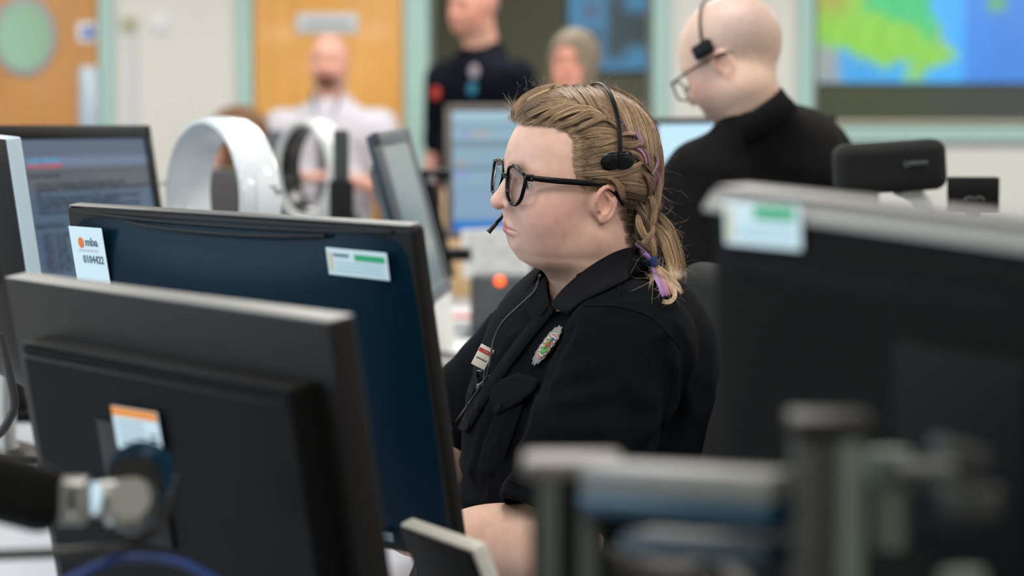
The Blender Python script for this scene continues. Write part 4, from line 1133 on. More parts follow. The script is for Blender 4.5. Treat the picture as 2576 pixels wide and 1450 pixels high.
# --- crown hair swept back from the parting
lock([(1284,300),(1292,275),(1318,244),(1360,222),(1400,212)], 13, 'b', 46, fray=.05)
lock([(1288,300),(1303,266),(1340,238),(1385,220),(1415,214)], 16, 'l', 46)
lock([(1296,292),(1325,254),(1365,235),(1410,225),(1440,250)], 18, 'b', 50)
lock([(1378,222),(1410,222),(1440,250)], 16, 'b', 40); lock([(1365,228),(1402,240),(1438,254)], 12, 'd', 22, mix='b')
for (a,b_,c,d_,w_,cc) in [((1408,212),(1432,222),(1455,245),(1470,264),15,'b'),((1430,209),(1462,226),(1480,250),(1496,276),17,'b'),((1455,207),(1490,230),(1512,262),(1528,296),18,'b'),
        ((1425,214),(1448,236),(1462,252),(1476,268),9,'d'),((1478,207),(1515,235),(1540,275),(1556,312),18,'b'),((1465,208),(1500,240),(1524,272),(1540,305),8,'m')]:
    lock([a,b_,c,d_], w_, cc, mix='b')
# --- back of the head flowing down towards the braid
for (P_, w_, cc) in [([(1498,207),(1540,236),(1568,280),(1584,320),(1590,345)],18,'b'),([(1514,208),(1562,244),(1596,296),(1608,345),(1612,372)],20,'b'),
        ([(1530,210),(1584,250),(1618,306),(1632,360),(1636,398)],20,'l'),([(1548,216),(1602,262),(1636,320),(1648,380),(1648,430)],20,'b'),
        ([(1560,224),(1616,276),(1648,335),(1658,400),(1656,455)],18,'b'),([(1572,238),(1628,296),(1656,355),(1665,420),(1661,480),(1652,530)],12,'b'),
        ([(1540,262),(1580,310),(1596,345),(1600,372)],8,'d'),([(1575,262),(1606,305),(1622,350),(1628,385)],7,'m'),([(1600,320),(1622,360),(1634,400)],10,'m'),
        ([(1640,420),(1652,460),(1652,500),(1644,545)],14,'m'),([(1630,380),(1642,410),(1642,450),(1650,480)],14,'b')]:
    lock(P_, w_, cc, int(w_*3), mix='b')
# --- side hair from the temple back to the braid
for (P_, w_, cc, b2) in [([(1440,345),(1480,335),(1520,333),(1556,338)],24,'b','m'),([(1444,372),(1488,362),(1530,352),(1558,345)],24,'m','b'),([(1448,400),(1495,388),(1550,376),(1602,368)],26,'m','b'),
        ([(1450,425),(1495,412),(1550,400),(1600,398)],26,'m','b'),([(1456,448),(1500,432),(1560,432),(1615,420)],24,'m','b'),([(1470,462),(1510,448),(1560,446),(1625,440)],26,'m','b'),
        ([(1520,452),(1560,455),(1605,460),(1645,470)],22,'b','m'),([(1548,466),(1580,470),(1615,480),(1648,488)],22,'b','m'),([(1562,490),(1590,492),(1620,505),(1645,515)],22,'m','d'),
        ([(1556,512),(1590,516),(1615,530),(1640,545)],24,'d','m'),([(1556,545),(1590,545),(1612,560),(1630,575)],26,'d','m'),([(1560,578),(1592,575),(1608,590),(1622,605)],24,'d','m'),
        ([(1566,606),(1592,602),(1604,612),(1612,622)],20,'d','m')]:
    lock(P_, w_, cc, int(w_*3.2), mix=b2, bulge=.3, taper=(1,.7), fray=.02, stag=(.42 if P_[0][1] < 500 else .65), sink=.006)
# short soft hairs along the hairline
HB = spline([(1284,306,26,-16),(1320,314,28,-14),(1366,317,30,-10),(1415,326,30,-4),(1434,346,40,-3),(1432,376,46,-2),(1434,402,46,0),(1438,426,46,0),(1446,448,42,0),(1460,466,32,-4),(1476,472,22,-8)], 48)
for (x, y, dx, dy) in HB:
    lock([(x,y),(x+dx*.5,y+dy*.6),(x+dx,y+dy)], 9, 'b', 12, off=-.0032, r=.00011, bulge=.1, fray=.06, mix='l', taper=(1,1), stag=.75, etag=.3)
HL = spline(HAIRLINE[:10], 60)
for i in range(58):
    x, y = HL[i]; f_ = i/58; dx, dy = 34+4*math.sin(i), -20+26*f_
    lock([(x-3-10*f_,y+3-2*f_),(x+dx*.5,y+dy*.6),(x+dx,y+dy)], 11, 'b', 16, off=-.0035, r=.00013, bulge=.1, fray=.15, mix='l', taper=(1,1), stag=.6, etag=.3)
# --- french braid : lower strands
for (P_, w_, cc) in [([(1290,302),(1318,272),(1362,252),(1400,247),(1428,256)],17,'b'),([(1304,302),(1340,284),(1385,264),(1425,256),(1452,264)],17,'l'),
        ([(1340,306),(1378,288),(1420,270),(1450,268),(1480,278)],17,'b'),([(1368,312),(1405,292),(1445,276),(1480,274),(1512,288)],18,'l'),
        ([(1396,320),(1436,306),(1474,288),(1500,288),(1524,298)],20,'b'),([(1432,332),(1466,318),(1495,304),(1516,298),(1526,300)],14,'b'),
        ([(1516,298),(1534,300),(1550,312),(1560,330)],15,'b'),([(1560,338),(1580,336),(1596,338),(1604,346)],11,'l'),([(1558,362),(1584,366),(1602,362),(1608,352)],18,'m'),
        ([(1566,380),(1590,384),(1610,396),(1624,414)],14,'m'),([(1600,368),(1613,380),(1622,396),(1626,414)],13,'b'),
        ([(1452,440),(1500,436),(1550,432),(1595,420),(1622,404)],16,'l'),([(1470,446),(1520,444),(1575,436),(1612,420)],10,'b'),
        ([(1622,410),(1638,424),(1648,445),(1650,466)],14,'b'),([(1618,428),(1634,452),(1640,478),(1636,496)],16,'b'),
        ([(1650,470),(1652,496),(1642,516),(1630,526)],14,'b'),([(1630,480),(1644,498),(1646,520),(1640,536)],12,'m')]:
    lock(P_, w_, cc, int(w_*4.6), mix='b', bulge=.8, off=.003, taper=(.6,.5))
lock([(1508,262),(1530,288),(1548,306)], 13, 'm', mix='b', off=.002, bulge=.6)
# coloured strands
for (P_, w_, cc) in [([(1602,370),(1615,382),(1623,396),(1627,412)],4.5,'k'),([(1598,328),(1606,340),(1614,356),(1612,366)],10,'p'),([(1562,300),(1574,314),(1580,332)],3,'p'),
        ([(1652,385),(1656,405),(1650,425),(1640,440)],5,'p'),([(1660,430),(1660,462),(1654,490),(1645,520)],5,'k'),([(1640,440),(1646,460),(1642,482)],3.5,'p'),
        ([(1606,350),(1609,360),(1604,366)],3,'c'),([(1626,372),(1632,395),(1636,420)],4,'p'),([(1645,535),(1646,550),(1636,562)],9,'c')]:
    lock(P_, w_, cc, int(w_*6)+6, mix='p' if cc == 'k' else 'm', off=.0055, bulge=.4, r=.00026)
# hair over the top of the ear, sideburn
lock([(1500,456),(1526,446),(1548,458),(1560,480),(1567,504)], 9, 'm', 34, off=.004, mix='b', fray=.15)
lock([(1512,450),(1540,450),(1562,470),(1570,500)], 10, 'b', 26, off=.004, mix='m', fray=.2)
lock([(1452,440),(1466,456),(1480,470),(1484,482)], 16, 'b', 44, off=-.002, r=.00016, mix='l', fray=.25, bulge=.1)
# --- hanging plait
YB = HC.y-.012
for (P_, w_, cc, mx) in [([(1600,520),(1622,548),(1634,576),(1638,596)],16,'m','d'),([(1606,540),(1608,566),(1620,592),(1632,612)],20,'l','b'),([(1640,560),(1640,584),(1626,604),(1610,618)],16,'b','l'),
        ([(1648,520),(1646,546),(1640,566),(1634,580)],14,'b','l'),([(1600,606),(1614,616),(1634,632),(1643,650)],13,'m','d'),([(1634,596),(1642,616),(1646,636),(1644,652)],14,'b','m'),
        ([(1598,612),(1612,622),(1626,636),(1640,648)],9,'p','v'),([(1618,636),(1630,646),(1640,658)],11,'v','p')]:
    lock(P_, w_, cc, int(w_*4.5), mix=mx, bulge=1.1, Y=YB-.016, free=True, stag=0, etag=0, taper=(.6,.6))
lock([(1656,462),(1653,505),(1640,542),(1628,572)], 20, 'b', 90, mix='m', bulge=1.0, Y=YB-.004, free=True, stag=.1, etag=.1)
lock([(1634,486),(1644,516),(1646,546),(1640,575)], 16, 'm', 70, mix='b', bulge=1.0, Y=YB-.010, free=True, stag=.1, etag=.1)
lock([(1600,500),(1618,528),(1626,556),(1628,590)], 18, 'm', 70, mix='d', bulge=.8, Y=YB-.012, free=True, stag=.1, etag=.1)
for (x, y) in [(1556,500),(1552,520),(1550,540),(1552,560),(1556,580),(1562,600),(1574,620)]: lock([(x,y),(x+22,y-4),(x+44,y+4)], 13, 'd', 14, off=-.003, r=.00010, bulge=.1, fray=.1, mix='m', taper=(1,1), stag=.9, etag=.3)
# tail below the elastic
for (P_, w_, cc, mx, fr) in [([(1640,664),(1646,690),(1660,720),(1672,748)],9,'v','p',.05),([(1643,666),(1655,690),(1672,718),(1682,745)],9,'c','p',.08),([(1645,666),(1662,688),(1684,712),(1698,742)],12,'c','b',.1),
        ([(1648,664),(1672,684),(1694,706),(1706,736)],12,'l','b',.1),([(1646,666),(1670,690),(1692,722),(1698,745),(1684,760),(1664,758)],9,'b','l',.05),([(1650,666),(1680,690),(1702,712),(1716,740)],8,'b','c',.12)]:
    lock(P_, w_, cc, int(w_*6), mix=mx, bulge=.8, Y=YB-.014, free=True, stag=0, etag=.12, taper=(.35,1.25), fray=fr)
# loose curtain and flyaway hairs
lock([(1640,556),(1672,600),(1690,650),(1702,705)], 34, 'l', 130, mix='b', bulge=.4, Y=YB+.01, free=True, taper=(.4,.7), fray=.10, r=.00014)
lock([(1650,530),(1680,570),(1700,630),(1706,700)], 26, 'b', 60, mix='l', bulge=.4, Y=YB+.015, free=True, taper=(.4,1.2), fray=.22, r=.00013)
def fly(n, x0, x1, y0, y1, ln, ang, spread, Y, cols='b', curl=1., r=.00007):
    for _ in range(n):
        x, y = rng.uniform(x0,x1), rng.uniform(y0,y1); a = math.radians(ang+rng.normal(0,spread)); L_ = ln*rng.uniform(.4,1.3)
        k = rng.normal(0,1.1)*curl; pts = []
        for t in np.linspace(0,1,NP):
            pts.append((x,y)); aa = a+k*t+.35*math.sin(t*7+x); x += math.cos(aa)*L_/NP; y += math.sin(aa)*L_/NP
        P = trace(np.array(pts), Y, .001)
        STR.append((P, r*rng.uniform(.8,1.2), V(*S(*PAL[cols][rng.integers(len(PAL[cols]))]))*1.1))
fly(100, 1636,1660, 440,700, 95, 45, 50, YB+.02, 'l', 1.5); fly(40, 1655,1680, 560,700, 80, 60, 40, YB+.02, 'l', 1.4)
fly(14, 1655,1668, 400,520, 80, 80, 25, YB+.02, 'p', .8)
fly(90, 1300,1560, 206,232, 26, -60, 60, HC.y, 'l', 1.4); fly(20, 1282,1300, 262,300, 40, -95, 30, HC.y, 'l', .8)
fly(60, 1560,1650, 225,340, 45, 40, 25, HC.y+.02, 'l', .8); fly(30, 1645,1664, 340,460, 60, 75, 20, HC.y+.03, 'b', .6)
fly(60, 1570,1640, 480,620, 45, 60, 70, YB-.01, 'm', 1.5); fly(40, 1440,1480, 330,460, 34, 20, 40, HC.y, 'l', .8)
fly(26, 1630,1650, 665,700, 35, 90, 50, YB, 'l', 1.6)
def strands_mesh(name, ST, sides=3):
    n = len(ST); P = np.stack([s_[0] for s_ in ST]); r = np.array([s_[1] for s_ in ST]); c = np.stack([s_[2] for s_ in ST])
    T = np.gradient(P, axis=1); T /= np.linalg.norm(T,axis=2)[...,None]+1e-12
    N1 = np.cross(T, V(.3,-.9,.2)); N1 /= np.linalg.norm(N1,axis=2)[...,None]+1e-12; N2 = np.cross(T, N1)
    tp = np.interp(np.linspace(0,1,NP), [0,.22,.8,1], [.2,1,1,.35])[None,:,None]
    rings = [P+(N1*math.cos(a)+N2*math.sin(a))*r[:,None,None]*tp for a in (2*PI*k/sides for k in range(sides))]
    Vt = np.stack(rings, 2).reshape(-1,3)
    base = (np.arange(n)[:,None]*NP+np.arange(NP-1)[None])*sides
    Q = [np.stack([base+k, base+(k+1)%sides, base+sides+(k+1)%sides, base+sides+k], -1) for k in range(sides)]
    me = np_mesh(name, Vt, np.concatenate([q.reshape(-1,4) for q in Q]))
    shade = np.interp(np.linspace(0,1,NP), [0,.3,1], [.85,1,1.05])
    C = (c[:,None,:]*shade[None,:,None]); set_col(me, np.repeat(C.reshape(-1,3), sides, 0)); return me
m_hair = mat('hair_strand', (.3,.2,.1), .38, vcol=True, spec=.45)
m_haircap = mat('hair_scalp', S(92,74,54), .6, bump=(300,.6,.002), noise=(120,.35,(1,1,4)))
def hcap(q):
    return smax(cap_sdf(q), hair_mask(q)-.001, .003)
hc = sdf_mesh('hair', hcap, (-.12,-.095,-.09), (.11,.095,.155), .0024)
hair = link('hair', hc, m_haircap, woman, M=Wi @ MW)
# plait core
core = MB(); 
pc = [at(1634,510,YB+.006), at(1626,545,YB+.004), at(1621,580,YB+.002), at(1622,612,YB), at(1634,640,YB-.004), at(1642,658,YB-.006)]
core.tube(spline(pc, 24), [.009,.010,.008,.006,.004], 14)
pc = [at(1643,664,YB-.004), at(1660,690,YB-.004), at(1682,722,YB-.004), at(1690,742,YB-.004)]
core.tube(spline(pc, 16), [.004,.007,.011,.010], 12)
core.obj('plait_core', mat('hair_core', S(96,74,54), .6, bump=(500,.5,.001)), hair, M=(Wi @ MW).inverted() @ Wi)
nst = len(STR)
so = link('hair_strands', strands_mesh('hair_strands', STR), m_hair, hair, M=(Wi @ MW).inverted() @ Wi); so['kind'] = 'stuff'
# the same locks mirrored onto the far side of the head
R3 = np.array(MW.to_3x3()); ST2 = []
for i in range(0, nst, 2):
    q = wl(STR[i][0])
    if np.min(q[:,1]) < .02: continue
    q = q.copy(); q[:,1] *= -1
    ST2.append((lw(q), STR[i][1]*1.3, STR[i][2]))
if ST2:
    so2 = link('hair_strands', strands_mesh('hair_strands', ST2), m_hair, hair, M=(Wi @ MW).inverted() @ Wi); so2['kind'] = 'stuff'
# navy elastic
el = MB(); ye = min(YB-.003, march(shirt0, 1641, 660, .014)[0][1])
for k in range(4):
    c_ = at(1641,660,ye)+Vector((-.0015+.001*k,0,.0036-.0028*k)); ax = Vector((.5,0,-.85)).normalized(); s1 = ax.cross(Vector((0,1,0))).normalized()
    el.tube([c_+s1*(.0058*math.cos(t))+Vector((0,1,0))*(.0058*math.sin(t)) for t in np.linspace(0,2*PI,28)], .0018, 8, cap=False)
el.obj('hair_elastic', mat('navy_elastic', S(22,38,84), .7, bump=(900,.5,.001)), hair, M=(Wi @ MW).inverted() @ Wi)
# ------------------------------------------------------------------ shirt of the woman
CREASES = []
for (pts, r, dep) in [([(1372,1002),(1440,972),(1535,955)],.010,.0035),([(1375,1030),(1430,1040),(1500,1030)],.012,.003),([(1350,1090),(1420,1120),(1500,1130)],.012,.003),
        ([(1700,850),(1722,905),(1718,980),(1690,1050)],.009,.005),([(1662,880),(1680,960),(1672,1040),(1650,1110)],.010,.004),([(1330,1020),(1300,1100),(1285,1180)],.012,.004),
        ([(1240,1060),(1215,1130),(1195,1200)],.009,.003),([(1140,1180),(1170,1215),(1210,1232)],.010,.005),([(1600,1160),(1660,1090),(1700,1040)],.012,.005),([(1432,840),(1400,900),(1372,980)],.012,.005),
        ([(1290,870),(1262,930),(1235,980)],.009,.003),([(1540,790),(1600,800),(1660,850),(1700,900)],.006,.0018),([(1480,770),(1560,745),(1640,740)],.006,.0015),([(1330,1140),(1400,1190),(1440,1240)],.014,.004),([(1560,1000),(1600,1060),(1590,1120)],.012,.003)]:
    Q = spline(pts, 8); W3 = march(shirt0, Q[:,0], Q[:,1]); CREASES.append((W3, r, dep))
def shirt(P):
    d = shirt0(P)
    near = np.abs(d) < .04
    if near.any():
        p = P[near]; e = d[near]
        for W3, r, dep in CREASES:
            c = chain(p, W3, [0]*len(W3), .002); e = e+dep*np.exp(-(c/r)**2)-dep*.5*np.exp(-((c-r*1.9)/r)**2)
        e = e+.0016*np.sin(p[:,0]*55+p[:,2]*38+2*np.sin(p[:,2]*31))*np.sin(p[:,2]*47-p[:,1]*30)
        d = d.copy(); d[near] = e
    d = smax(d, -cap(P, nkb, nkt+(nkt-nkb)*1.5, .0630, .060), .006)
    d = smax(d, -ell(P, at(1398,722,3.02), (.026,.07,.034)), .006)
    d = np.maximum(d, -cap(P, sB-sdir*.03, sB+sdir*.06, .060, .060))
    d = np.maximum(d, -cap(P, fB-fdir*.03, fB+fdir*.06, .053, .053))
    return d
m_shirt = mat('black_shirt_cloth', (.0042,.0047,.0062), .9, bump=(1600,.35,.0005), spec=.06)
m_seam = mat('black_shirt_seam', (.0055,.0060,.0076), .9, bump=(1600,.35,.0005), spec=.08)
sh = sdf_mesh('shirt', shirt, (-.20,2.70,.58), (.36,3.50,1.33), .0034, slack=3.2)
SHO = link('shirt', sh, m_shirt, woman, M=Wi)
def patch(name, m, rows, parent=SHO, thick=.0018, nu=30):
    """rows: list of world polylines (same length after resampling) -> thin solid strip"""
    G = np.stack([spline(r, nu) for r in rows])
    if len(G) > 2:
        G = np.stack([spline(G[:,j], 9) for j in range(nu)], 1)
    mb = MB(); mb.grid(G); o = mb.obj(name, m, parent)
    md_ = o.modifiers.new('thickness', 'SOLIDIFY'); md_.thickness = thick; md_.offset = 0
    return o
def sp(f, pts, off, n=None):
    Q = spline(pts, n or len(pts)*3); return march(f, Q[:,0], Q[:,1], off)
def skn(P): return np.minimum(body_sdf(P), shirt0(P))
def skn_neck(P): return np.minimum(base_sdf(wl(P)), shirt0(P)+.002)
top = [(1622,632),(1606,625),(1587,624),(1551,634),(1499,663),(1457,693),(1414,732),(1386,768)]
mid = [(1626,652),(1610,650),(1590,652),(1556,665),(1508,692),(1468,720),(1430,752),(1398,776)]
bot = [(1634,688),(1620,686),(1600,690),(1563,710),(1512,735),(1478,752),(1454,768),(1430,792)]
patch('collar', m_seam, [sp(skn_neck, top, .007), sp(skn_neck, mid, .012), sp(skn_neck, bot, .0045)], thick=.0025, nu=44)
patch('collar', m_seam, [sp(skn_neck, [(1374,696),(1376,730),(1384,768)], .008), sp(skn_neck, [(1350,712),(1352,748),(1368,786)], .010), sp(skn_neck, [(1324,742),(1322,778),(1344,818)], .004)], thick=.0025)
pl_ = [(1386,772),(1345,822),(1305,872),(1268,922),(1232,972),(1192,1035),(1165,1085)]
patch('placket', m_seam, [sp(shirt0, [(x-13,y-7) for x,y in pl_], .0035), sp(shirt0, pl_, .006), sp(shirt0, [(x+13,y+7) for x,y in pl_], .0035)], thick=.002, nu=50)
def poly_patch(name, pts, off, m, parent=SHO, n=12, thick=.001, f=None):
    """polygon given in photo pixels laid on the cloth"""
    P = np.array(pts, float); c = P.mean(0); f = f or shirt0
    E = np.concatenate([P[i]+(P[(i+1)%len(P)]-P[i])*np.linspace(0,1,6,endpoint=False)[:,None] for i in range(len(P))])
    k = len(E); rings = [c+(E-c)*s_ for s_ in (1,.75,.5,.25)]
    A = np.concatenate(rings+[c[None]]); W3 = march(f, A[:,0], A[:,1], off)
    F = [(r_*k+i, r_*k+(i+1)%k, (r_+1)*k+(i+1)%k, (r_+1)*k+i) for r_ in range(3) for i in range(k)]+[(3*k+i, 3*k+(i+1)%k, 4*k) for i in range(k)]
    o = MB().add(W3, F).obj(name, m, parent)
    md_ = o.modifiers.new('thickness', 'SOLIDIFY'); md_.thickness = thick; md_.offset = 0
    return o
fl = poly_patch('pocket_flap', [(1229,988),(1262,955),(1304,938),(1330,944),(1356,958),(1346,982),(1310,1012),(1280,1028),(1246,1046),(1236,1015)], .0045, m_seam, thick=.002)
poly_patch('pocket', [(1248,1040),(1290,1012),(1326,990),(1300,1070),(1262,1180),(1228,1205),(1198,1195),(1215,1120)], .0012, m_shirt, thick=.0012)
poly_patch('pocket_flap', [(1192,960),(1214,972),(1200,996),(1180,990)], .0045, m_seam, thick=.002)
m_btn = mat('shirt_button', (.006,.006,.007), .8, spec=.1)
def button(px, py, parent):
    P = march(shirt0, [px, px+4, px], [py, py, py+4], .0065); c = Vector(P[0]); n = (Vector(P[1])-c).cross(Vector(P[2])-c).normalized()
    b = MB(); b.tube([c-n*.001, c+n*.001], .0055, 18); 
    o = b.obj('button', m_btn, parent)
for (x, y) in ((1254,1023),(1188,985),(1176,1068),(1200,1022)): button(x, y, SHO)
# stitched crest on the chest
m_sil = mat('silver_thread', S(128,128,126), .6, bump=(2500,.5,.0005)); m_rd = mat('red_thread', S(170,30,40), .6); m_gr = mat('green_thread', S(60,150,52), .6); m_wt = mat('white_thread', S(196,180,178), .6); m_bu = mat('blue_thread', S(40,60,170), .6)
def crest(u, v):  # crest coordinates (-1..1 across, -1..1 along) -> photo pixels
    c = V(1376,870); al = V(33,-46); ac = V(12,9)
    return tuple(c+al*v+ac*u)
star = []
for k in range(32):
    a = 2*PI*k/32; r = (1.05 if k % 2 else .93)*(.80+.20*abs(math.sin(a))); star.append(crest(r*math.cos(a)*1.15, r*math.sin(a)*1.05))
cr = poly_patch('crest', star, .0045, m_sil, thick=.0012)
ov = lambda s_, a_=1.: [crest(.80*s_*a_*math.cos(2*PI*k/16), .70*s_*math.sin(2*PI*k/16)) for k in range(16)]
poly_patch('crest_ring', ov(1), .0056, m_wt, cr, thick=.0006); 
for k in range(16):
    a = 2*PI*k/16; cx_, cy_ = .68*math.cos(a), .60*math.sin(a); poly_patch('crest_letter', [crest(cx_+.07,cy_), crest(cx_,cy_+.05), crest(cx_-.07,cy_), crest(cx_,cy_-.05)], .0063, m_rd, cr, thick=.0005)
poly_patch('crest_field', ov(.66), .0062, m_gr, cr, thick=.0006)
poly_patch('crest_figure', [crest(-.15,-.20),crest(.10,-.12),crest(.15,.28),crest(-.05,.34),crest(-.25,.1)], .0068, m_rd, cr, thick=.0006)
poly_patch('crest_figure', [crest(-.05,.30),crest(.2,.30),crest(.2,.44),crest(-.02,.46)], .0070, m_bu, cr, thick=.0006)
poly_patch('crest_figure', [crest(.22,.0),crest(.36,.04),crest(.34,.16),crest(.2,.12)], .0070, mat('pink_thread', S(210,60,140), .6), cr, thick=.0006)
# seams as fine raised cords
def cord(name, pts, r, off, m=m_seam, f=None, parent=SHO, n=40):
    Q = spline(pts, n); W3 = march(f or shirt0, Q[:,0], Q[:,1], off); mb = MB(); mb.tube(W3, r, 7); return mb.obj(name, m, parent)
for p_ in ([(1468,770),(1560,772),(1640,800),(1690,850),(1714,880)], [(1556,712),(1558,770)], [(1720,875),(1700,900),(1690,1000),(1668,1080)], [(1277,1206),(1300,1216),(1345,1236),(1400,1262)]):
    cord('seam', p_, .0009, .0008, f=shirt)
# hem band of the sleeve
# ------------------------------------------------------------------ name badge, clip and cable
bq = [at(1208,858,3.035), at(1233,886,3.035), at(1218,936,3.03), at(1199,914,3.03)]
bx = (bq[1]-bq[0]); bz = (bq[0]-bq[3]); bw, bh = bx.length, bz.length; bx = bx.normalized(); by = bz.cross(bx).normalized()*-1
bn = bx.cross(bz).normalized(); bz2 = bz.normalized(); cB = (bq[0]+bq[1]+bq[2]+bq[3])/4
if bn.y < 0: bn = -bn
MBd = Matrix(((bx.x,bn.x,bz2.x,cB.x),(bx.y,bn.y,bz2.y,cB.y),(bx.z,bn.z,bz2.z,cB.z),(0,0,0,1)))
bd_ = empty('name_badge', M=MBd); tag(bd_, 'white name badge with a red band clipped to the black shirt front', 'name badge')
MB().box((0,0,0), (bw,.0016,bh), .0006).obj('badge_card', mat('badge_white', S(206,200,190), .35), bd_)
MB().box((0,-.0012,bh*.25), (bw*.96,.0006,bh*.17)).obj('red_band', mat('badge_red', S(176,34,44), .4), bd_)
text('JOANNA BEATON', .0028, (0,-.0012,-.0035), mat('badge_ink', (.02,.02,.02), .5), bd_, align='CENTER', sx=.62)
text('OPERATIONS', .0016, (0,-.0018,bh*.25), m_wt, bd_, align='CENTER', sx=.6)
cl = empty('badge_clip', at(1218,950,3.03)); tag(cl, 'small black clip holding the headset cable to the shirt front', 'clip'); o = cl.location
m = MB(); m.box(at(1207,946,3.03)-o, (.010,.008,.014), .002); m.box(at(1228,955,3.028)-o, (.012,.007,.006), .002); m.obj('clip_body', m_blackgloss, cl)
m = MB(); m.tube([at(1220,930,3.025)-o, at(1214,972,3.025)-o], .0013, 8); m.tube([at(1206,968,3.025)-o, at(1238,942,3.025)-o], .0014, 8); m.box(at(1202,972,3.02)-o,(.004,.004,.006),.001); m.obj('clip_spring', m_steel, cl)
# headset: top band, pad, microphone, cable
hs = empty('headset', M=MW); tag(hs, 'thin black telephone headset worn by the woman with braided hair', 'headset')
def over(th, off):     # point on the head outline in the coronal plane f = -.03
    lo_, hi_ = .03, .14
    for _ in range(30):
        r = (lo_+hi_)/2; q = np.array([[-.0215-.004*math.sin(th), r*math.cos(th), .045+r*math.sin(th)]])
        if base_sdf(q)[0] > off: hi_ = r
        else: lo_ = r
    return q[0]
ang = np.linspace(math.radians(14), math.radians(166), 60)
band = np.array([over(a, .0125) for a in ang])
nb_ = np.gradient(band, axis=0); nb_ /= np.linalg.norm(nb_,axis=1)[:,None]; ou = np.cross(nb_, V(-1,0,0)); ou /= np.linalg.norm(ou,axis=1)[:,None]
G = []
for i in range(60):
    G.append([band[i]+V(1,0,0)*(.0027*c_)+ou[i]*(.0011*s_) for c_, s_ in ((1,.5),(.6,1),(-.6,1),(-1,.5),(-1,-.5),(-.6,-1),(.6,-1),(1,-.5),(1,.5))])
MB().grid(np.array(G)).obj('headband', m_black, hs)
for sgn in (1,-1):
    q = over(ang[0] if sgn > 0 else ang[-1], .0125)
    p = MB(); c_ = (q[0]+.004, q[1]+.002*sgn, q[2]-.001)
    R = Matrix.Translation(c_) @ Matrix.Rotation(math.radians(-4*sgn),4,'X') @ Matrix.Rotation(math.radians(4),4,'Y')
    G = []
    for i, v_ in enumerate(np.linspace(-1,1,22)):
        w_ = (1-abs(v_)**3.2)**.45*.0118*(1-.12*math.exp(-(v_/.25)**2)); G.append([Vector((v_*.0228, sgn*(.0035*max(math.cos(t),-.3)*(1-abs(v_)**4)+.0006), w_*math.sin(t))) for t in np.linspace(-PI,PI,20)])
    G = np.array([[list(R @ x) for x in row] for row in G]); p.grid(G); po = p.obj('temple_pad' if sgn > 0 else 'ear_speaker', m_blackgloss, hs)
    b = MB(); b.box((0,0,0), (.0075,.003,.020), .001, M=R @ Matrix.Translation((-.003,sgn*.004,.0))); b.obj('pad_clip', m_black, po)
def HL_(px, py, Y): return MW.inverted() @ at(px, py, Y)
b = MB(); tipA, tipB = HL_(1229,584,3.045), HL_(1249,561,3.045); b.tube([tipA, tipB], .0031, 16); b.tube([tipA-(tipB-tipA)*.03, tipA+(tipB-tipA)*.06], .0036, 16); b.obj('microphone', mat('mic_black', (.012,.011,.010), .3), hs)
b = MB(); b.tube(spline([tipB, HL_(1260,549,3.05), (.076,-.048,-.022), (.045,-.072,-.006), (-.01,-.088,.03), (-.03,-.086,.055)], 30), .0022, 10); b.obj('boom', m_black, hs)
Q = spline([(1357,676),(1357,700),(1342,736),(1300,776),(1264,812),(1242,856),(1234,900),(1229,930)], 40); W3 = march(skn, Q[:,0], Q[:,1], .010)
W3[:3] = np.array([list(at(1357,672,3.07)), list(at(1357,684,3.07)), list(at(1356,696,3.068))])
Q2 = spline([(1226,945),(1200,985),(1172,1026),(1135,1080),(1104,1134),(1080,1180)], 30); W4 = march(skn, Q2[:,0], Q2[:,1], .005)
W4[W4[:,1] > 3.4] = 0
W4 = W4[W4[:,1] > 1]
b = MB(); b.tube(spline(list(W3[::2])+list(W4[::3]), 120), .0015, 8); ch = b.obj('headset_cable', m_cable, hs, M=MW.inverted())
# ------------------------------------------------------------------ glasses
gl_ = empty('glasses', M=MW); tag(gl_, 'thick glossy black framed glasses worn by the woman with braided hair', 'glasses')
m_fr = mat('gloss_black_acetate', (.003,.003,.004), .22, spec=.2)
gm = bpy.data.materials.new('lens'); gm.use_nodes = True; nt = gm.node_tree; nt.nodes.clear()
out = nt.nodes.new('ShaderNodeOutputMaterial'); mx = nt.nodes.new('ShaderNodeMixShader'); tr_ = nt.nodes.new('ShaderNodeBsdfTransparent'); gg = nt.nodes.new('ShaderNodeBsdfGlossy'); fr_ = nt.nodes.new('ShaderNodeFresnel')
fr_.inputs[0].default_value = 1.55; gg.inputs['Roughness'].default_value = .01; tr_.inputs[0].default_value = (.95,.96,.98,1)
nt.links.new(fr_.outputs[0], mx.inputs[0]); nt.links.new(tr_.outputs[0], mx.inputs[1]); nt.links.new(gg.outputs[0], mx.inputs[2]); nt.links.new(mx.outputs[0], out.inputs[0])
LO = spline([(-.0225,.0182),(-.0127,.0226),(-.0006,.0222),(.0135,.0184),(.0215,.0158),(.0245,.0091),(.0230,-.0023),(.0200,-.0132),(.0135,-.0209),(.0059,-.0236),(-.0032,-.0232),(-.0127,-.0178),(-.0192,-.0110),(-.0232,-.0012),(-.0243,.0091),(-.0225,.0182)], 65)
def outline(k, sg=1):
    q = LO[int(round(k*64)) % 64]; return q[0]*sg, q[1]
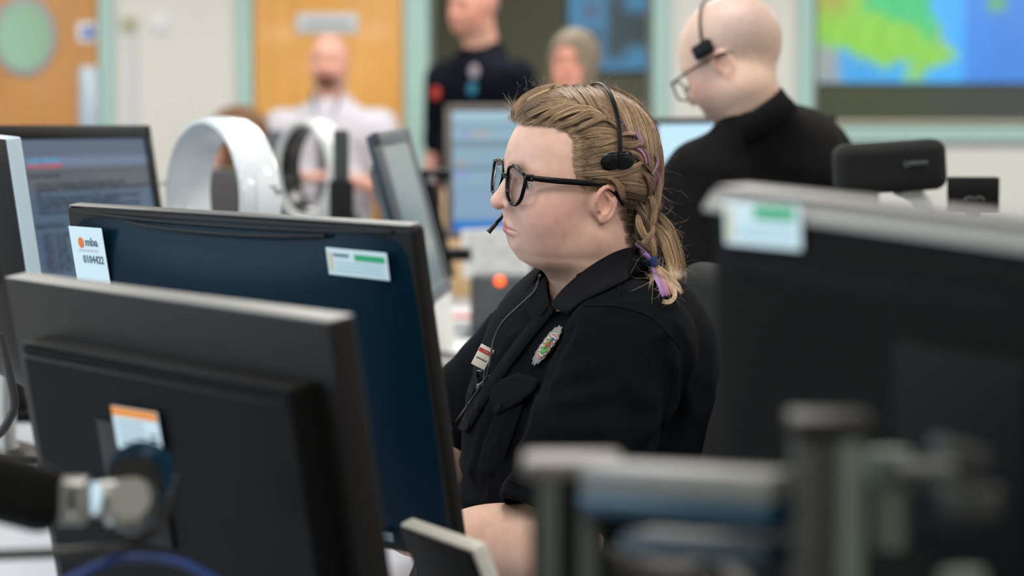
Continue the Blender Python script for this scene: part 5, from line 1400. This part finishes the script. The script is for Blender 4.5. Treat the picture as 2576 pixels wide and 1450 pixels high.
for sg in (1,-1):
    Rm = Matrix.Translation((.0950,.0325*sg,.0265)) @ Matrix.Rotation(math.radians(6)*sg,4,'Z') @ Matrix.Rotation(math.radians(-5),4,'Y')
    pts = [Rm @ Vector((-.002*(abs(outline(k/64)[0])/.0245)**2, outline(k/64,sg)[0], outline(k/64)[1])) for k in range(65)]
    rim = MB(); rim.tube(pts, .0020, 12, cap=False, flat=(1,1.3)); ro = rim.obj('rim', m_fr, gl_)
    ln_ = MB(); vv = [Rm @ Vector((0,0,0))]; ff = []
    for rr_ in (.5, 1.):
        for k in range(64): y, z = outline(k/64, sg); vv.append(Rm @ Vector((.0015*(1-rr_**2)-.002*(abs(y*rr_)/.0245)**2, y*rr_*.985, z*rr_*.985)))
    ff = [(0,1+k,1+(k+1)%64) for k in range(64)]+[(1+k,65+k,65+(k+1)%64,1+(k+1)%64) for k in range(64)]
    ln_.add([list(v) for v in vv], ff); ln_.obj('lens', gm, ro)
    hx = Rm @ Vector((-.002,.0255*sg,.0135))
    e = MB(); e.box((0,0,0), (.011,.007,.0085), .002, 3, M=Matrix.Translation(hx+Vector((-.004,.0015*sg,.0005))) @ Matrix.Rotation(math.radians(-28)*sg,4,'Z')); e.obj('hinge_block', m_fr, gl_)
    rv = MB(); rv.box(hx+Vector((.0008,.0000*sg,0)), (.0018,.0022,.0045), .0005); rv.box(hx+Vector((-.0060,.0056*sg,0)), (.0035,.0012,.0024), .0003); rv.obj('rivet', m_steel, gl_)
    tp_ = spline([hx+Vector((-.006,.004*sg,.0005)), (.055,.0720*sg,.0385), (.02,.0785*sg,.0365), (-.002,.0778*sg,.0338), (-.016,.0745*sg,.0285), (-.028,.0722*sg,.0180), (-.037,.0722*sg,.0075)], 40)
    te_ = MB(); te_.tube(tp_, [.0032,.0036,.0034,.0030,.0028,.0030,.0030], 12, flat=(1.05,.5)); te_.obj('temple_arm', m_fr, gl_)
br_ = MB(); br_.tube(spline([(.0950,.0095,.0325),(.0985,.0,.0345),(.0950,-.0095,.0325)], 14), [.0026,.0022,.0026], 12, flat=(1.3,1)); br_.obj('bridge', m_fr, gl_)
# chair of the woman
wc = chair('black office chair behind the woman with braided hair', .075, 3.12, math.radians(205), back_top=1.15, back_h=.62, w_=.46)

wci = wc.matrix_basis.inverted()
m = MB(); m.tube([wci @ at(1806,1372,2.95), wci @ at(1793,1400,2.94), wci @ at(1778,1430,2.93), wci @ at(1762,1475,2.92)], [.0008,.004,.008,.011], 10, flat=(1,.5)); m.obj('seat_glint', mat('tan_glint', S(206,160,104), .35), wc)  # tan strip added to stand in for a gold glint on the chair
# ------------------------------------------------------------------ the other people
m_navy = mat('navy_shirt_cloth', (.006,.007,.013), .85, bump=(1200,.3,.001), spec=.06)
m_blk2 = mat('black_cotton', (.0055,.0052,.0056), .85, bump=(1200,.35,.001), spec=.06)
m_wsh = mat('white_shirt_cloth', S(205,203,212), .8, bump=(900,.3,.001))
m_trs = mat('black_trousers', (.006,.006,.008), .9)
def person(label, HCp, yaw, pitch, roll, opt, h_head=.0035):
    M = frame_of(HCp, yaw, pitch, roll)
    r = empty('person', (HCp.x, HCp.y, 0)); tag(r, label, 'person')
    return r, M, r.matrix_basis.inverted()
def join_body(parts, name, m, parent, M):
    b = bmesh.new()
    for p in parts: b.from_mesh(p); bpy.data.meshes.remove(p)
    me = bpy.data.meshes.new(name); b.to_mesh(me); b.free()
    return link(name, me, m, parent, M=M)
def loc(M):
    R = np.array(M.to_3x3()); T = np.array(M.translation)
    return (lambda P: (P-T) @ R), (lambda Q: Q @ R.T+T)
# ---- bald man with headset (middle distance, bending his head down)
YB1 = 4.25
bh = at(1862,183,YB1)
b_opt = dict(neck=(.053,.057), wide=1.08, soft=1, skin=(208,176,156), red=(222,130,112), down=True,
    stub=[(lambda P, A: 1/(1+np.exp(-np.clip((P[:,2]-.030+.35*np.maximum(P[:,0]-.02,0)*0)/.008,-20,20)))*1/(1+np.exp(np.clip((P[:,0]-.050)/.010,-20,20))), (156,136,130), .6),
          (lambda P, A: gs(A, (-.06,.045,.03), (.05,.05,.05)), (120,106,102), .35),
          (lambda P, A: np.clip(gs(A, (.06,.03,-.050), (.06,.06,.04)), 0, 1), (120,92,80), .8)])
MBt = frame_of(bh, -32, 28, 0).inverted()
npt = (tuple(MBt @ at(1878,222,4.225)), tuple(MBt @ at(1910,305,4.245)))
b_opt['neckpts'] = npt
bald, MB1, Bi = person('bald man in black shirt with glasses and headset looking down', bh, -32, 28, 0, b_opt)
wlb, lwb = loc(MB1)
sh_c = at(1960,560,4.33)
def bald_skin(P):
    d = head_sdf(wlb(P), b_opt)
    return d
bald_col = lambda P: skin_col(wlb(P), b_opt)
p1 = sdf_mesh('b1', bald_skin, (bh.x-.16,bh.y-.12,bh.z-.20), (bh.x+.20,bh.y+.15,bh.z+.17), .003, color=bald_col)
def bald_arms(P):
    d = chain(P, [at(1760,700,4.17), at(1735,980,4.12), at(1420,990,4.4)], [.05,.045,.03], .03)
    d = smin(d, hand_sdf(P, at(1420,990,4.4), at(1250,1000,4.5)-at(1420,990,4.4), 1), .02)
    e = chain(P, [at(2100,560,4.52), at(2080,960,4.55), at(1760,960,4.75)], [.05,.045,.03], .03)
    return np.minimum(d, smin(e, hand_sdf(P, at(1760,960,4.75), at(1600,960,4.8)-at(1760,960,4.75), -1), .02))
p2 = sdf_mesh('b2', bald_arms, (-.20,3.95,.6), (.75,5.0,1.25), .007, color=lambda P: np.ones((len(P),1))*V(*S(214,176,158)))
join_body([p1,p2], 'body', m_skin, bald, Bi)
eyes(bald, Bi @ MB1)
AXb = np.array(Matrix.Rotation(math.radians(-40),3,'Z') @ Matrix.Rotation(math.radians(12),3,'Y'))
def bshirt(P):
    d = ell(P, at(1945,458,4.34), (.12,.205,.140), AXb)
    d = smin(d, ell(P, at(1960,650,4.36), (.15,.20,.22), AXb), .08)
    d = smin(d, ell(P, at(1960,960,4.36), (.15,.19,.25)), .08)
    d = smin(d, cap(P, at(1908,312,4.225), at(1945,410,4.27), .066, .11), .04)
    d = smin(d, cap(P, at(1765,470,4.22), at(1735,880,4.12), .078, .066), .05)
    d = smin(d, cap(P, at(2110,470,4.52), at(2080,860,4.50), .075, .062), .05)
    d = d+.0022*np.sin(P[:,0]*40+P[:,2]*50)*np.sin(P[:,2]*37-P[:,1]*22)
    c = np.exp(-((P[:,2]-at(1950,440,4.2).z)/.004)**2)*.0015
    d = d+c
    return smax(d, -cap(P, tuple(at(1862,170,4.22)), tuple(at(1888,232,4.22)), .057, .059), .006)
sb = link('shirt', sdf_mesh('shirt', bshirt, (.12,3.95,.55), (.88,4.85,1.44), .006), m_blk2, bald, M=Bi)
# stand collar ring
a0 = lwb(np.array([[-.058,0,-.110]]))[0]
cc = Vector(at(1909,300,4.22)); ring = []; nax = (at(1880,225,4.22)-at(1930,345,4.225)).normalized(); nx1 = Vector((nax.z,0,-nax.x)).normalized(); ny1 = nax.cross(nx1)
for row, (rad, dz) in enumerate(((.0575,.026),(.0615,.010),(.072,-.018))):
    ring.append([cc+nx1*(rad*math.cos(t))+ny1*(rad*math.sin(t))+nax*(dz+.010*math.cos(t)) for t in np.linspace(-PI,PI,40)])
mb = MB(); mb.grid(np.array([[list(v) for v in r_] for r_ in ring])); co = mb.obj('collar', m_blk2, sb); mm_ = co.modifiers.new('t','SOLIDIFY'); mm_.thickness = .003
# trousers on the seat
def btr(P):
    d = chain(P, [at(1960,1180,4.25), at(1700,1290,4.2), at(1640,1400,4.15)], [.10,.085,.07], .04)
    return np.minimum(d, chain(P, [at(1960,1180,4.48), at(1700,1290,4.5), at(1640,1400,4.55)], [.10,.085,.07], .04))
link('trousers', sdf_mesh('trousers', btr, (.1,3.95,.3), (.75,4.8,.9), .01), m_trs, bald, M=Bi)
# his headset and glasses
hs2 = empty('headset', M=MB1); tag(hs2, 'thin black headset on the bald man\u2019s shaved head', 'headset')
def over2(th, off):
    lo_, hi_ = .03, .15
    for _ in range(24):
        r = (lo_+hi_)/2; q = np.array([[.012-.02*math.sin(th), r*math.cos(th), .045+r*math.sin(th)]])
        if base_sdf(q)[0] > off: hi_ = r
        else: lo_ = r
    return q[0]
an = np.linspace(math.radians(4), math.radians(176), 40); m = MB(); m.tube([over2(a, .004) for a in an], .0022, 8); m.obj('headband', m_black, hs2)
for k_, a in ((1, an[0]), (-1, an[-1])):
    q = over2(a, .006); m = MB(); m.box(tuple(q), (.040,.012,.026), .0055, 4); m.obj('temple_pad', m_black, hs2)
gl2 = empty('glasses', M=MB1); tag(gl2, 'dark rectangular glasses worn by the bald man', 'glasses')
m_fr2 = mat('brown_black_frame', (.02,.010,.010), .3)
for sg in (1,-1):
    Rm = Matrix.Translation((.104,.033*sg,.018)) @ Matrix.Rotation(math.radians(6)*sg,4,'Z') @ Matrix.Rotation(math.radians(-6),4,'Y')
    m = MB(); m.tube([Rm @ Vector((0, .026*math.copysign(abs(math.cos(a))**.5, math.cos(a)), .017*math.copysign(abs(math.sin(a))**.6, math.sin(a)))) for a in np.linspace(0,2*PI,40)], .0019, 8, cap=False); m.obj('rim', m_fr2, gl2)
    m = MB(); m.tube(spline([Rm @ Vector((0,.026*sg,.010)), (.092,.068*sg,.030), (.03,.080*sg,.030), (-.02,.082*sg,.026), (-.04,.080*sg,.018)], 20), .0024, 8); m.obj('temple_arm', m_fr2, gl2)
m = MB(); m.tube([(.104,.008,.022),(.106,0,.024),(.104,-.008,.022)], .002, 8); m.obj('bridge', m_fr2, gl2)
# his chair with the lit black headrest
ch1 = chair('black office chair with padded headrest behind the bald man', 0.66, 4.36, PI, back_top=1.14)
hp = ch1.matrix_basis.inverted()
c = at(2236,420,4.0)
R = hp @ Matrix.Translation(c) @ Matrix.Rotation(math.radians(-4),4,'Y')
def hsd(P):
    q = np.abs(P)-V(.070,.022,.021); return np.linalg.norm(np.maximum(q,0),axis=1)+np.minimum(q.max(1),0)-.021
link('headrest', sdf_mesh('headrest', hsd, (-.12,-.07,-.07),(.12,.07,.07), .003), m_fab, ch1, M=R)
b = MB(); b.box((.040,-.045,.004), (.036,.006,.008), .003, 3, M=R); b.tube([R @ Vector((.022,-.042,.004)), R @ Vector((.022,-.050,.004))], .0055, 16); b.obj('headrest_lever', mat('lever_grey', S(60,64,66), .3), ch1)
b = MB(); b.tube(spline([tuple(hp @ at(2262,470,4.02)), tuple(hp @ at(2310,500,4.05)), tuple(hp @ at(2330,560,4.08)), tuple(hp @ at(2300,700,4.12))], 20), .016, 12); b.obj('headrest_arm', mat('pale_grey_plastic', S(176,176,174), .4), ch1)

# ---- generic standing figure
def stander(label, hpos, yaw, opt, shirt_m, lean=0., pitch=0, arms='down', hair=None, trousers=True, hips=.0, sitting=False):
    r, M, Ri = person(label, hpos, yaw, pitch, 0, opt)
    wl_, lw_ = loc(M)
    f2 = Vector((-math.cos(math.radians(yaw)), -math.sin(math.radians(yaw)), 0)); l2 = Vector((0,0,1)).cross(f2)
    def W(f, l, z): return hpos+f2*f+l2*l+Vector((0,0,z))
    AXs = np.array(((f2.x,l2.x,0),(f2.y,l2.y,0),(0,0,1)))
    scol = lambda P: skin_col(wl_(P), opt)
    h = sdf_mesh('h', lambda P: head_sdf(wl_(P), opt), (hpos.x-.15,hpos.y-.15,hpos.z-.17), (hpos.x+.15,hpos.y+.15,hpos.z+.16), .0045, color=scol)
    A_ = {}
    for s_ in (1,-1):
        if arms == 'down': A_[s_] = [W(-.03,.20*s_,-.235), W(-.05,.26*s_,-.51), W(.03,.27*s_,-.77)]
        else: A_[s_] = [W(-.03,.20*s_,-.235), W(.02,.27*s_,-.50), W(.20,.10*s_,-.44)]
    def ask(P):
        d = None
        for s_ in (1,-1):
            a = A_[s_]; e = chain(P, a, [.048,.042,.028], .03)
            dr = a[2]-a[1]; 
            e = smin(e, hand_sdf(P, a[2], dr+(Vector((0,0,-.02))), s_), .02); d = e if d is None else np.minimum(d, e)
        return d
    b_ = sdf_mesh('a', ask, (hpos.x-.42,hpos.y-.42,hpos.z-1.05), (hpos.x+.42,hpos.y+.42,hpos.z-.15), .008, color=lambda P: np.ones((len(P),1))*V(*S(*opt.get('skin',(222,182,164)))))
    join_body([h, b_], 'body', m_skin2, r, Ri)
    eyes(r, Ri @ M)
    nk = tuple(lw_(np.array([[-.045,0,-.17]]))[0]); nk2 = tuple(lw_(np.array([[-.023,0,-.05]]))[0])
    def sh_(P):
        d = ell(P, W(-.03,0,-.265), (.115,.20,.14), AXs); d = smin(d, ell(P, W(-.02,0,-.52), (.13,.175,.2), AXs), .08)
        d = smin(d, cap(P, W(-.045,0,-.125), W(-.04,0,-.19), .070,.10), .06)
        d = smin(d, ell(P, W(-.02,0,-.70), (.13,.17,.14), AXs), .08)
        for s_ in (1,-1): 
            a = A_[s_]; e = cap(P, a[0], a[0].lerp(a[1],.85), .074, .062); d = smin(d, e, .05)
        d = d+.002*np.sin(P[:,0]*40+P[:,2]*44)*np.sin(P[:,2]*33)
        return smax(d, -cap(P, nk, nk2, .066, .066), .006)
    so_ = link('shirt', sdf_mesh('shirt', sh_, (hpos.x-.42,hpos.y-.42,hpos.z-.86), (hpos.x+.42,hpos.y+.42,hpos.z-.10), .009), shirt_m, r, M=Ri)
    if trousers:
        zb = hpos.z
        if sitting: seg = {s_: [W(.0,.09*s_,-.80), W(.42,.11*s_,-.78), W(.44,.11*s_,-zb+.09), W(.58,.11*s_,-zb+.05)] for s_ in (1,-1)}
        else: seg = {s_: [W(hips,.09*s_,-.80), W(.02,.10*s_,-zb+.48), W(.0,.11*s_,-zb+.10), W(.0,.11*s_,-zb+.09)] for s_ in (1,-1)}
        def tr_s(P):
            d = ell(P, W(hips-.01,0,-.80), (.13,.165,.13), AXs)
            for s_ in (1,-1): a = seg[s_]; d = smin(d, chain(P, a[:3], [.095,.072,.055], .03), .03)
            return d
        link('trousers', sdf_mesh('trousers', tr_s, (hpos.x-.75,hpos.y-.75,.03), (hpos.x+.75,hpos.y+.75,hpos.z-.62), .014), m_trs, r, M=Ri)
        for s_ in (1,-1):
            a = W(.0 if not sitting else .44,.11*s_,-zb+.045); b2 = a+f2*.19
            def shoe(P, a=a, b2=b2): return smax(cap(P, a-f2*.04, b2, .045, .038), -(P[:,2]-.003), .004)
            link('shoe', sdf_mesh('shoe', shoe, (a.x-.35,a.y-.35,-.01), (a.x+.35,a.y+.35,.12), .010), m_black, r, M=Ri)
    if hair:
        hcol, fn = hair
        link('hair', sdf_mesh('hair', lambda P: fn(wl_(P)), (hpos.x-.17,hpos.y-.17,hpos.z-.22), (hpos.x+.17,hpos.y+.17,hpos.z+.19), .005), mat('hair_'+label.split()[0], S(*hcol), .7, noise=(60,.4,(1,1,5)), bump=(300,.5,.002)), r, M=Ri)
    return r, M, W, so_, Ri
# white shirted man leaning by the orange door (faces the camera)
wo = dict(skin=(226,170,152), red=(222,120,104), wide=1.06, neck=(.062,.066), stub=[(lambda P, A: np.clip(gs(A, (.075,.0,-.055), (.05,.05,.030))*1.3,0,1)*(P[:,2] < -.012), (104,58,40), 1.0)])
r1, M1, W1, S1, R1i = stander('man in white shirt with brown beard standing against the orange door', at(828,172,9.75), 84, wo, m_wsh, arms='fold')
# dark tie / lanyard lines and epaulette piping
for s_ in (1,-1):
    mb = MB(); mb.tube([W1(.05,.058*s_,-.085), W1(.085,.052*s_,-.125), W1(.100,.035*s_,-.175)], .006, 8); mb.obj('collar_trim', m_navy, S1, M=R1i.inverted() @ R1i @ R1i if False else R1i.inverted().inverted()) if False else mb.obj('collar_trim', mat('slate_trim', S(70,76,92), .7), r1, M=R1i)
mb = MB(); mb.box((0,0,0), (.012,.05,.36), .004, M=Matrix.Translation(W1(.118,.0,-.42)) @ Matrix.Rotation(math.radians(84),4,'Z')); mb.obj('tie', mat('dark_tie', S(44,44,58), .7), r1, M=R1i)
# officer in navy shirt (looks to the left)
oo = dict(skin=(222,160,140), red=(216,110,100), wide=1.04, neck=(.062,.066), stub=[(lambda P, A: 1/(1+np.exp(-np.clip((P[:,2]-.07)/.006,-20,20))), (150,130,118), .5), (lambda P, A: gs(A, (-.05,.05,.03), (.05,.05,.04)), (120,100,90), .5)])
def facing(r, W, S_, Ri, items):
    for (nm, f, l, z, rad, m, rz) in items:
        mb = MB(); c = W(f, l, z); mb.rot([(0,-.004),(rad*.9,-.003),(rad,0),(rad*.9,.004)], n=20, axis='Y', M=Matrix.Translation(c) @ Matrix.Rotation(rz,4,'Z')); mb.obj(nm, m, r, M=Ri)
r2, M2, W2, S2, R2i = stander('standing officer in navy shirt with red and teal chest badges', at(1192,38,8.9), 42, oo, m_navy)
m_poppy = mat('poppy_red', S(205,56,50), .6); m_teal = mat('badge_teal', S(20,120,150), .5); m_wbd = mat('badge_silver', S(170,160,168), .5)
rz42 = math.radians(42-90)
facing(r2, W2, S2, R2i, [('poppy_badge', .100,-.100,-.285,.024,m_poppy,rz42), ('teal_badge', .094,.098,-.27,.025,m_teal,rz42), ('silver_badge', .082,.095,-.207,.025,m_wbd,rz42)])
# grey haired person, head and hair above the woman's head
go = dict(skin=(226,160,138), red=(214,106,100), wide=1.0)
def ghair(q):
    d = base_sdf(q)-.012
    return smax(d, -ell(q, (.10,-.012,.0), (.075,.062,.095)), .01)
r3, M3, W3_, S3, R3i = stander('person with swept grey-brown hair behind the woman with braided hair', at(1446,182,8.2), 72, go, m_navy, hair=((132,118,98), ghair))
# seated colleague, only brown hair above the fan
def bhair(q): return smax(base_sdf(q)-.012, -ell(q, (.09,0,-.01), (.06,.07,.09)), .01)
r4, M4, W4_, S4, R4i = stander('seated person with brown hair hidden behind the glossy white fan', at(598,374,8.35), 12, dict(skin=(222,170,150)), m_navy, hair=((112,74,44), bhair), sitting=True)
ch4 = chair('dark chair of the seated brown haired person', r4.location.x+.05, r4.location.y, PI+math.radians(12), back_top=1.0)
